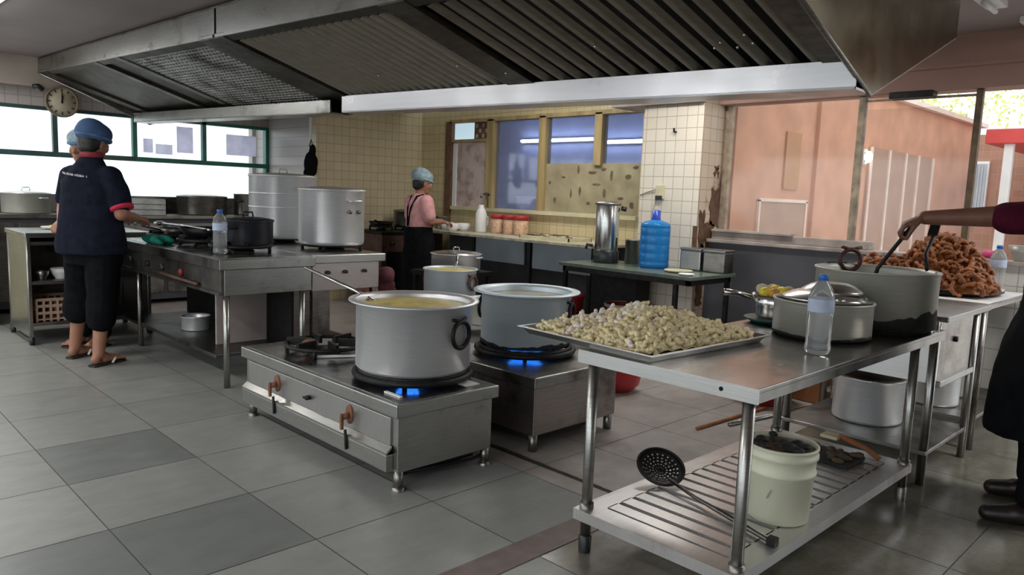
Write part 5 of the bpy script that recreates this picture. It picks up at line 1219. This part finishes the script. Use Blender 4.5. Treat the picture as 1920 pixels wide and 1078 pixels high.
b = M(); b.tube([(3.47, 1.13, .185), (3.455, 1.19, .225), (3.42, 1.30, .26)], [.012, .012, .014], 8); b.build('handle', WOOD, wdn); M().box(3.38, 3.45, 1.29, 1.37, .245, .262, .005).build('blade', CREAM, wdn)
rt = T('tub', 'red plastic tub on the floor behind the prep table', 'tub', (4.62, 2.28, 0)); M().lathe([(0, 0), (.15, 0), (.185, .20), (.195, .20), (.195, .215), (.178, .21), (.145, .012), (0, .012)], (0, 0, 0), 32).build('tub_body', REDPLASTIC, rt, world=False); M().tube([(.18, 0, .21), (.19, 0, .21)], .01, 6).build('lug', REDPLASTIC, rt, world=False)
bb = T('box', 'brown box on the floor beside the red tub', 'box', (5.0, 2.12, 0)); M().box(-.16, .16, -.14, .14, 0, .26, .01).build('carton', WOOD, bb, world=False); M().box(-.165, .165, -.02, .02, .255, .264).build('flap', CREAM, bb, world=False)
rod = tag(M().tube([(4.72, 1.98, 0.012), (3.92, 2.12, 0.012)], .012, 8).build('metal_rod', STEELBRIGHT), 'bright metal rod lying on the floor behind the prep table', 'rod')
rod2 = tag(M().tube([(4.45, 2.16, 0.010), (3.7, 2.20, 0.010)], .010, 8).build('wooden_stick', WOOD), 'orange wooden stick lying on the floor left of the bright metal rod', 'stick')
# fried rings
b = M(); b.box(4.66, 5.53, 1.05, 1.88, .8105, .8118); tag(b.build('paper_sheet', PAPER), 'white paper sheet spread over the far table under the fried rings', 'paper')
ftr = T('serving_tray', 'dark tray with white paper under the fried rings', 'tray', (5.10, 1.45, 0.812))
M().lathe([(0, 0), (.33, 0), (.37, .022), (.365, .027), (.33, .008), (0, .008)], (0, 0, 0), 48).build('tray_body', BLACKIRON, ftr, world=False)
b = M(); n = 40; vs = [(0, 0, .012)]; rc = random.Random(16)
for k in range(n):
    a = 2 * PI * k / n; r_ = .345 + .035 * math.sin(k * 1.7); vs.append((r_ * math.cos(a), r_ * math.sin(a), .035 + .012 * math.sin(k * 2.3)))
b._add(vs, [(0, k + 1, (k + 1) % n + 1) for k in range(n)], True); b.build('paper_liner', PAPER, ftr, 'white paper liner', world=False)
rf = random.Random(41); fp = []
for k in range(4):
    m_ = M(); pts = []; rs = []; n = 20; R_ = rf.uniform(.031, .042); q_ = rf.uniform(.75, 1.15)
    for i in range(n):
        a = 2 * PI * i / n; pts.append((R_ * math.cos(a), R_ * q_ * math.sin(a), .006 * math.sin(2 * a + k))); rs.append(.0108 * (1 + .30 * math.sin(i * 2.7 + k) + .22 * math.sin(i * 5.1)))
    m_.tube(pts, rs, 8, closed=True)
    o = m_.build('fried_ring', FRIED); tag(o, 'brown fried ring snack in the heap on the dark tray', 'fried snack', 'fried ring snacks heaped on the tray'); fp.append(o)
fu = set()
def put_ring(p, rot):
    k = rf.randrange(4); o = fp[k]
    if k in fu: o = dup(o, p, rot)
    fu.add(k); o.location = p; o.rotation_euler = rot
for (cx, cy, R_, H_, n) in ((5.12, 1.42, .27, .27, 190), (4.98, 1.72, .19, .13, 60), (4.92, 1.22, .13, .10, 34)):
    for i in range(n):
        f_ = (i + .5) / n; rr_ = R_ * math.sqrt(f_); a = i * 2.39996
        z = H_ * (1 - (rr_ / R_) ** 2.2) 
        put_ring(Vector((cx + rr_ * math.cos(a), cy + rr_ * math.sin(a), .855 + z + rf.uniform(-.02, .02))), (rf.uniform(-1.1, 1.1), rf.uniform(-1.1, 1.1), rf.uniform(0, 6.28)))
    b = M(); b.lathe([(R_ * .98, 0), (R_ * .85, H_ * .30), (R_ * .6, H_ * .66), (R_ * .3, H_ * .92), (0, H_)], (0, 0, 0), 32)
    o = b.build('fried_heap', FRIED); o.location = (cx, cy, .838); o['kind'] = 'stuff'
    tag(o, ['packed fried snacks inside the tall heap on the dark tray', 'packed fried snacks inside the low heap behind the cauldron', 'packed fried snacks inside the small front heap'][[.27, .19, .13].index(R_)], 'fried snack')
sp2 = T('spatula', 'dark spatula resting on the rim of the largest pot before the fried rings', 'spatula', (3.75, 1.15, 1.03))
b = M(); b.tube([(3.74, 1.10, 1.03), (3.80, 1.13, 1.10), (3.90, 1.13, 1.20)], [.008, .009, .009], 8); b.build('handle', BLACKIRON, sp2); M().box(3.89, 3.90, 1.11, 1.155, 1.18, 1.25, .003, (0, .5, 0)).build('blade', BLACKIRON, sp2)
wb = bowl('bowl', 'dull white bowl on the window ledge at the right edge of the picture', (5.67, 1.12, 1.0005), .085, .10, ALUGREY)
pkb = T('cloth_bundle', 'small pink cloth on the window ledge at the right', 'cloth', (5.68, 1.30, 1.0005)); b = M()
for k in range(5): b.ball((rc.uniform(-.03, .03), rc.uniform(-.05, .05), .03), (.035, .04, .028), 8, 6)
fuse(b, .006, 2).build('folds', mat('hot_pink_cloth', (0.80, 0.10, 0.28), .8, 0, .2, 12, .2), pkb, world=False)
# ------------------------------------------------------------------ people
def hand(mb, wrist, d, n, side, curl, s=1.0, spread=1.0):
    """palm, four fingers of unequal length and a thumb; n points out of the back of the hand"""
    w_ = Vector(wrist); d = Vector(d).normalized(); n = Vector(n); n = (n - d * n.dot(d)).normalized(); t = d.cross(n).normalized() * side
    lens = [.066, .076, .071, .056]
    for i in range(4):
        off = (-.030 + .020 * i)
        kn = w_ + (d * (.083 - .004 * abs(i - 1)) + t * off * spread) * s
        mb.caps(w_ + (d * .012 + t * off * .6) * s, kn, .0155 * s, .0125 * s, 10)
        a = 0; p = kn
        for j, fr in enumerate((.45, .32, .23)):
            a += curl * (0.75 if j == 0 else 1.0) + .06 * i
            q = p + (d * math.cos(a) - n * math.sin(a)) * lens[i] * fr * s
            mb.caps(p, q, (.0098 - .0008 * j) * s, (.0090 - .0009 * j) * s, 8); p = q
    b0 = w_ + (d * .022 - t * .026 - n * .004) * s; b1 = b0 + (d * .030 - t * .028 - n * .012) * s
    b2 = b1 + (d * .026 - t * (.012 - .02 * curl) - n * .012 * (1 + curl)) * s; b3 = b2 + (d * .020 + t * .010 * curl - n * .010 * (1 + curl)) * s
    mb.caps(w_ + (d * .01) * s, b0, .016 * s, .015 * s, 10); mb.caps(b0, b1, .0145 * s, .0115 * s, 8); mb.caps(b1, b2, .0112 * s, .0100 * s, 8); mb.caps(b2, b3, .0100 * s, .0085 * s, 8)
def head(mb, c, yaw=0.0, pitch=0.0):
    R = Euler((0, pitch, yaw)).to_matrix(); c = Vector(c); P = lambda x, y, z: c + R @ Vector((x, y, z)); rot = (0, pitch, yaw)
    mb.ball(c, (.094, .076, .112), 20, 14, rot); mb.ball(P(-.02, 0, .025), (.090, .078, .090), 18, 12, rot)
    mb.ball(P(.040, 0, -.060), (.052, .052, .052), 16, 10, rot); mb.ball(P(.066, 0, -.088), (.026, .030, .022), 12, 8, rot)
    mb.caps(P(.086, 0, .018), P(.108, 0, -.022), .010, .015, 8); mb.ball(P(.094, .012, -.026), .010, 8, 6); mb.ball(P(.094, -.012, -.026), .010, 8, 6)
    mb.ball(P(.080, 0, .030), (.016, .055, .014), 12, 8, rot)
    mb.ball(P(.086, 0, -.052), (.012, .026, .008), 10, 6, rot); mb.ball(P(.084, 0, -.062), (.012, .022, .008), 10, 6, rot)
    for s in (-1, 1):
        mb.ball(P(-.005, s * .078, -.005), (.020, .012, .034), 10, 8, rot); mb.ball(P(.055, s * .045, -.02), (.03, .024, .03), 10, 8, rot)
    return P, rot
def eyes(t, P):
    for s in (-1, 1):
        e = M(); e.ball(P(.082, s * .032, .006), .0125, 12, 8); eo = e.build('eye', WHITE, t, world=False)
        e = M(); e.ball(P(.0925, s * .032, .006), .0045, 8, 6); e.build('pupil', HAIR, eo, world=False)
def leg(mb, hip, knee, ankle, heel, toe):
    mb.limb([hip, knee, ankle], [.085, .058, .040]); mb.caps(Vector(knee).lerp(Vector(ankle), .12) + Vector((-.012, 0, 0)), Vector(knee).lerp(Vector(ankle), .5) + Vector((-.010, 0, 0)), .052, .046)
    h, t_ = Vector(heel), Vector(toe); d = (t_ - h); sd = Vector((-d.y, d.x, 0)).normalized()
    mb.ball(h + Vector((0, 0, .034)) + d * .08, (.034, .032, .034), 12, 8); mb.caps(ankle, h.lerp(t_, .45) + Vector((0, 0, .035)), .036, .030); mb.caps(h.lerp(t_, .35) + Vector((0, 0, .032)), h.lerp(t_, .78) + Vector((0, 0, .022)), .034, .026)
    for k in range(5):
        o = sd * (-.028 + .014 * k); mb.caps(h.lerp(t_, .72) + o * .8 + Vector((0, 0, .018)), h.lerp(t_, .98 - .03 * abs(k - 1.2)) + o + Vector((0, 0, .014)), .012, .009 if k else .011, 8)
def sandal(t, heel, toe, nm='slipper', strap=True):
    h, t_ = Vector(heel), Vector(toe); d = (t_ - h).normalized(); sd = Vector((-d.y, d.x, 0)); L = (t_ - h).length + .03; o = h - d * .02
    prof = [(0, .0), (.02, .030), (.10, .036), (.45, .034), (.75, .046), (.93, .036), (1.0, .0)]
    poly = [o + d * L * u + sd * v for u, v in prof] + [o + d * L * u - sd * v for u, v in prof[-2:0:-1]]
    s_ = M(); s_.prism([(p.x, p.y, 0.0) for p in poly], (0, 0, .014)); so = s_.build(nm, SANDAL, t, world=False)
    if strap:
        m_ = o + d * L * .78 + Vector((0, 0, .040)); k = M()
        for s2 in (-1, 1): k.tube([m_, o + d * L * .60 + sd * .036 * s2 + Vector((0, 0, .036)), o + d * L * .50 + sd * .042 * s2 + Vector((0, 0, .012))], [.010, .009, .008], 8)
        k.build('strap', WHITE, so, 'white strap', world=False)

# --- worker in the blue cap, back to the camera
w1 = T('person', 'person in navy shirt with red cuffs and blue cap, back turned, at the tall stove', 'person', (1.58, 5.84, 0), math.radians(35))
b = M()
HC = (.045, 0, 1.545)
P, rot = head(b, HC, -.15, .25)
b.caps((.015, 0, 1.38), (.03, 0, 1.50), .058, .055)
b.loft([(0, 0, .78, .12, .16), (0, 0, .90, .13, .17), (0, 0, 1.02, .12, .155), (0, 0, 1.2, .125, .17), (0, 0, 1.33, .10, .17), (0, 0, 1.40, .06, .09)], 24)
b.limb([(0, -.175, 1.325), (-.02, -.25, 1.06), (.21, -.20, 1.03)], [.056, .044, .030]); b.limb([(.02, .165, 1.325), (.13, .20, 1.08), (.27, .06, 1.02)], [.056, .044, .030])
hand(b, (.215, -.195, 1.03), (.9, .15, -.05), (0, -.2, 1), -1, .55); hand(b, (.285, .05, 1.02), (.9, -.3, -.05), (0, .2, 1), 1, .55)
leg(b, (-.02, -.10, .84), (-.06, -.12, .46), (-.125, -.125, .085), (-.17, -.118, .014), (.085, -.155, .014)); leg(b, (0, .10, .84), (.05, .15, .46), (.03, .195, .085), (-.01, .20, .014), (.235, .185, .014))
fuse(b, .0065, 3).build('body', SKIN, w1, world=False); eyes(w1, P)
b = M(); b.loft([(.0, .01, .775, .19, .245), (0, .01, .85, .19, .245), (0, .005, 1.0, .172, .228), (0, 0, 1.15, .155, .212), (0, 0, 1.26, .140, .205), (0, 0, 1.33, .112, .18), (.005, 0, 1.39, .085, .125), (.012, 0, 1.45, .068, .075)], 32)
SLV = [[(0, -.155, 1.315), (-.004, -.205, 1.23), (-.012, -.240, 1.145)], [(.01, .145, 1.315), (.05, .175, 1.23), (.09, .19, 1.155)]]
for q_ in SLV: b.limb(q_, [.082, .077, .073])
shirt = fuse(b, .011, 5, .010).build('shirt', NAVY, w1, world=False)
for q_ in SLV:
    d = (Vector(q_[2]) - Vector(q_[1])).normalized(); e = Vector(q_[2]) + d * .045; c = M(); c.tube([e - d * .013, e + d * .010], [.077, .075], 24); c.build('cuff', CUFFRED, shirt, 'red cuff', world=False)
c = M(); c.lathe([(.069, 0), (.074, .0), (.070, .035), (.062, .04), (.060, .03)], (.018, 0, 1.445), 28, 1.0, 1.02); c.build('collar', COLLARRED, shirt, 'red collar', world=False)
rt_ = random.Random(4); y = .165
lt = M(); wi = 0
while y > -.075:
    wd = rt_.choice([.006, .008, .011]); zz = 1.335 - (.165 - y) * .10; hh = rt_.choice([.006, .0075])
    xs = -.112 * math.sqrt(max(0, 1 - (y / .185) ** 2)) - .010 - (1.335 - zz) * .35
    ang = math.atan2(y / .185 ** 2, abs(xs) / .112 ** 2)
    lt.box(xs - .003, xs + .003, y - wd / 2, y + wd / 2, zz - hh, zz + hh, 0, (0, -.3, -ang * .8)); wi += 1
    y -= wd + (.004 if wi % 6 else .012)
lt.build('lettering', LETTER, shirt, 'small pale lettering across the back', world=False)
b = M(); b.loft([(0, 0, .70, .15, .20), (0, 0, .80, .165, .215), (0, 0, .90, .15, .20)], 28)
b.limb([(-.02, -.095, .78), (-.06, -.12, .50), (-.09, -.125, .335)], [.118, .105, .098]); b.limb([(.0, .095, .78), (.05, .145, .50), (.04, .175, .345)], [.118, .105, .098])
fuse(b, .011, 4, .010).build('trousers', BLACKCLOTH, w1, 'black three-quarter trousers', world=False)
sandal(w1, (-.17, -.118, 0), (.085, -.155, 0)); sandal(w1, (-.01, .20, 0), (.235, .185, 0))
def cap(t, P, rot, m_, band, k=1.0, lift=0.0):
    b = M(); b.ball(P(-.018, 0, .068 + lift), (.118 * k, .110 * k, .082 * k), 26, 14, rot); b.ball(P(-.04, 0, .085 + lift), (.09 * k, .10 * k, .075 * k), 20, 12, rot)
    co = fuse(b, .007, 3, .006).build('cap', m_, t, world=False)
    R = Euler(rot).to_matrix(); r_ = M(); c = P(-.010, 0, .038 + lift)
    r_.tube([c + R @ Vector((.106 * k * math.cos(a * PI / 16), .092 * k * math.sin(a * PI / 16), 0)) for a in range(32)], .013, 8, closed=True); r_.build('band', band, co, world=False)
def nape(t, P, rot):
    b = M(); b.ball(P(-.030, 0, -.002), (.080, .087, .082), 20, 12, rot); b.ball(P(-.045, 0, -.045), (.055, .072, .045), 14, 8, rot); fuse(b, .008, 2).build('hair', HAIR, t, world=False)
cap(w1, P, rot, CAPBLUE, CAPBAND, 1.05); nape(w1, P, rot)
# --- second worker hidden behind the first
w2 = T('person', 'person almost hidden behind the worker in navy, only a pale blue cap and cheek showing', 'person', (1.70, 6.40, 0), math.radians(-150))
b = M(); P, rot = head(b, (.02, 0, 1.53), .2, .15); b.caps((.0, 0, 1.36), (.01, 0, 1.49), .055, .052)
b.loft([(0, 0, .78, .10, .15), (0, 0, 1.0, .095, .14), (0, 0, 1.2, .10, .16), (0, 0, 1.32, .085, .16), (0, 0, 1.39, .055, .08)], 24)
b.limb([(0, -.175, 1.33), (.02, -.21, 1.06), (.14, -.10, .98)], [.05, .04, .03]); b.limb([(0, .175, 1.33), (.02, .21, 1.06), (.14, .10, .98)], [.05, .04, .03])
hand(b, (.15, -.09, .975), (.7, .4, -.3), (0, -.2, 1), -1, .5); hand(b, (.15, .09, .975), (.7, -.4, -.3), (0, .2, 1), 1, .5)
leg(b, (0, -.09, .84), (.01, -.09, .46), (-.02, -.09, .085), (-.06, -.09, .014), (.16, -.10, .014)); leg(b, (0, .09, .84), (.01, .09, .46), (-.02, .09, .085), (-.06, .09, .014), (.16, .10, .014))
fuse(b, .0075, 3).build('body', SKIN, w2, world=False); eyes(w2, P)
b = M(); b.loft([(0, 0, .76, .13, .18), (0, 0, 1.0, .12, .17), (0, 0, 1.2, .125, .18), (0, 0, 1.34, .09, .17), (0, 0, 1.42, .062, .07)], 28)
for s in (-1, 1): b.limb([(0, s * .155, 1.32), (.01, s * .20, 1.14)], [.07, .065])
fuse(b, .012, 3).build('shirt', NAVY, w2, world=False)
b = M(); b.loft([(0, 0, .72, .12, .17), (0, 0, .88, .12, .17)], 24); b.limb([(0, -.085, .76), (.01, -.09, .46), (-.02, -.09, .12)], [.095, .08, .07]); b.limb([(0, .085, .76), (.01, .09, .46), (-.02, .09, .12)], [.095, .08, .07])
fuse(b, .012, 3).build('trousers', BLACKCLOTH, w2, world=False)
sandal(w2, (-.06, -.09, 0), (.16, -.10, 0), strap=False); sandal(w2, (-.06, .09, 0), (.16, .10, 0), strap=False)
cap(w2, P, rot, CAPGREY, CAPBAND, .98); nape(w2, P, rot)
# --- worker in pink at the serving counter
w3 = T('person', 'person in pink shirt, black apron and pale blue hairnet working at the serving counter', 'person', (4.90, 6.43, 0), math.radians(-6))
b = M(); P, rot = head(b, (.035, 0, 1.385), -.1, .22); b.caps((0, 0, 1.21), (.02, 0, 1.34), .052, .048)
b.loft([(0, 0, .74, .11, .155), (0, 0, .92, .10, .135), (0, 0, 1.08, .105, .145), (0, 0, 1.19, .08, .15), (0, 0, 1.26, .05, .075)], 24)
b.limb([(0, -.165, 1.195), (.02, -.205, .985), (.20, -.15, .985)], [.05, .040, .028]); b.limb([(0, .165, 1.195), (.03, .205, .985), (.21, .12, .985)], [.05, .040, .028])
hand(b, (.21, -.148, .985), (.9, .1, -.1), (0, -.2, 1), -1, .4, .95); hand(b, (.22, .115, .985), (.9, -.3, -.1), (0, .2, 1), 1, .5, .95)
leg(b, (0, -.09, .78), (.01, -.09, .43), (-.02, -.09, .08), (-.06, -.09, .014), (.16, -.10, .014)); leg(b, (0, .09, .78), (.01, .09, .43), (-.02, .09, .08), (-.06, .09, .014), (.16, .10, .014))
fuse(b, .0065, 3).build('body', SKIN, w3, world=False); eyes(w3, P)
b = M(); b.loft([(0, 0, .80, .135, .18), (0, 0, .92, .125, .165), (0, 0, 1.06, .128, .168), (0, 0, 1.17, .105, .165), (.0, 0, 1.24, .07, .10), (.004, 0, 1.275, .058, .062)], 28)
for s in (-1, 1): b.limb([(0, s * .150, 1.185), (.012, s * .195, 1.04)], [.080, .070])
fuse(b, .010, 3, .008).build('shirt', PINKCLOTH, w3, world=False)
b = M(); b.loft([(.01, 0, .22, .17, .215), (.01, 0, .5, .165, .21), (.01, 0, .75, .155, .20), (.0, 0, .90, .137, .18), (0, 0, .925, .132, .172)], 28)
fuse(b, .012, 3, .012).build('apron_skirt', BLACKCLOTH, w3, 'long black apron', world=False)
b = M()
for s in (-1, 1): b.tube([(.128, s * .07, .93), (.125, s * .075, 1.06), (.09, s * .075, 1.2), (.0, s * .07, 1.262), (-.06, s * .055, 1.245), (-.118, s * .03, 1.12), (-.135, s * .0, .93)], .011, 8)
b.build('apron_strap', BLACKCLOTH, w3, world=False)
b = M(); b.limb([(0, -.085, .70), (.01, -.09, .43), (-.02, -.09, .11)], [.09, .075, .065]); b.limb([(0, .085, .70), (.01, .09, .43), (-.02, .09, .11)], [.09, .075, .065]); fuse(b, .012, 3).build('trousers', BLACKCLOTH, w3, world=False)
sandal(w3, (-.06, -.09, 0), (.16, -.10, 0), strap=False); sandal(w3, (-.06, .09, 0), (.16, .10, 0), strap=False)
cap(w3, P, rot, CAPGREY, CAPGREY, 1.05); nape(w3, P, rot)
# --- worker at the right edge stirring the cauldron
w4 = T('person', 'person in maroon shirt and black apron at the right edge, stirring the largest pot', 'person', (3.89, .57, 0), math.radians(110))
b = M(); P, rot = head(b, (.05, 0, 1.53), .1, .3); b.caps((.0, 0, 1.34), (.03, 0, 1.49), .056, .052)
b.loft([(0, 0, .78, .115, .16), (0, 0, .98, .105, .145), (0, 0, 1.16, .115, .16), (0, 0, 1.29, .09, .165), (0, 0, 1.37, .055, .085)], 24)
WR = Vector((.585, .055, 1.268))
b.limb([(.04, .165, 1.305), (.325, .075, 1.285), WR], [.056, .046, .031]); b.limb([(0, -.18, 1.30), (-.02, -.25, 1.04), (.06, -.27, .80)], [.056, .044, .030])
hand(b, WR + Vector((.008, 0, 0)), (.86, .05, -.45), (.42, .12, .9), 1, .75); hand(b, (.062, -.27, .785), (.1, 0, -1), (0, -1, 0), -1, .5)
leg(b, (0, -.10, .82), (.03, -.13, .45), (.02, -.16, .085), (-.02, -.16, .014), (.20, -.165, .014)); leg(b, (0, .10, .82), (.06, .15, .45), (.07, .18, .085), (.03, .18, .014), (.26, .20, .014))
fuse(b, .0055, 3).build('body', SKINDARK, w4, world=False); eyes(w4, P)
b = M(); b.loft([(0, 0, .76, .15, .20), (0, 0, .98, .14, .185), (0, 0, 1.16, .145, .19), (0, 0, 1.28, .12, .185), (0, 0, 1.36, .08, .11), (.004, 0, 1.40, .062, .066)], 28)
b.limb([(.02, .15, 1.285), (.15, .125, 1.288), (.275, .09, 1.285)], [.085, .076, .070]); b.limb([(0, -.155, 1.285), (.03, -.205, 1.14)], [.08, .072])
fuse(b, .010, 3, .008).build('shirt', MAROON, w4, world=False)
b = M(); b.loft([(.06, .02, .36, .22, .25), (.06, .02, .55, .21, .245), (.04, .01, .78, .185, .225), (.01, 0, .95, .16, .205), (.01, 0, 1.0, .152, .195)], 32); b.loft([(.125, 0, .95, .045, .13), (.125, 0, 1.1, .045, .12), (.11, 0, 1.2, .035, .09)], 20)
fuse(b, .011, 3, .014).build('apron', BLACKCLOTH, w4, 'long black apron', world=False)
b = M(); b.limb([(0, -.09, .72), (.03, -.13, .45), (.02, -.16, .12)], [.10, .085, .075]); b.limb([(0, .09, .72), (.06, .15, .45), (.07, .18, .12)], [.10, .085, .075]); fuse(b, .011, 3, .01).build('trousers', BLACKCLOTH, w4, world=False)
for (h_, t_) in (((-.02, -.16, 0), (.20, -.165, 0)), ((.03, .18, 0), (.26, .20, 0))):
    h_, t_ = Vector(h_), Vector(t_); b = M(); b.caps(h_ + Vector((0, 0, .045)), h_.lerp(t_, .5) + Vector((0, 0, .045)), .046, .046); b.caps(h_.lerp(t_, .45) + Vector((0, 0, .042)), h_.lerp(t_, .92) + Vector((0, 0, .032)), .045, .036); b.caps(h_ + Vector((0.01, 0, .05)), h_ + Vector((.02, 0, .10)), .045, .048)
    o = fuse(b, .007, 3)
    for v in o.bm.verts: v.co.z = max(v.co.z, 0.004)
    o.build('shoe', SHOE, w4, world=False)
cap(w4, P, rot, CAPBLUE, CAPBAND, 1.02); nape(w4, P, rot)
# stirring ladle held in that hand
lad = T('stirring_ladle', 'dark stirring ladle held over the largest pot by the hand at the right', 'ladle', (3.62, 1.16, 1.1))
b = M(); f_ = Vector((math.cos(math.radians(110)), math.sin(math.radians(110)), 0)); l_ = Vector((-f_.y, f_.x, 0)); W3 = lambda v: Vector((3.89, .57, 0)) + f_ * v[0] + l_ * v[1] + Vector((0, 0, v[2]))
g0 = W3((.640, .050, 1.215)); b.tube([g0 + Vector((.03, -.045, .06)), g0, Vector((3.585, 1.26, 1.03)), Vector((3.57, 1.275, .93))], [.009, .009, .009, .008], 10); b.build('handle', BLACKIRON, lad)
M().ball((3.565, 1.28, .925), (.045, .045, .02), 14, 8).build('bowl', BLACKIRON, lad)

# ------------------------------------------------------------------ fill light from added ceiling battens, all out of view
for (x, y, sx, sy, p_) in ((-0.45, 3.6, .15, 1.2, 38), (-0.40, 6.2, .15, 1.2, 38), (-1.8, 1.0, .15, 1.2, 34), (1.0, 7.9, .15, 1.2, 18), (5.0, 5.0, .15, 1.2, 22), (4.75, 3.0, .15, 1.2, 26), (4.5, -.5, .15, 1.2, 40)):
    area('fill_batten_light', (x, y, 2.40), (0, 0, 0), (sx, sy), p_, (1.0, .97, .92))
    lamp_fix(x, y, 'added fill-light batten on the ceiling, out of view', 0, 1.2)['group'] = 'added fill-light battens out of view'
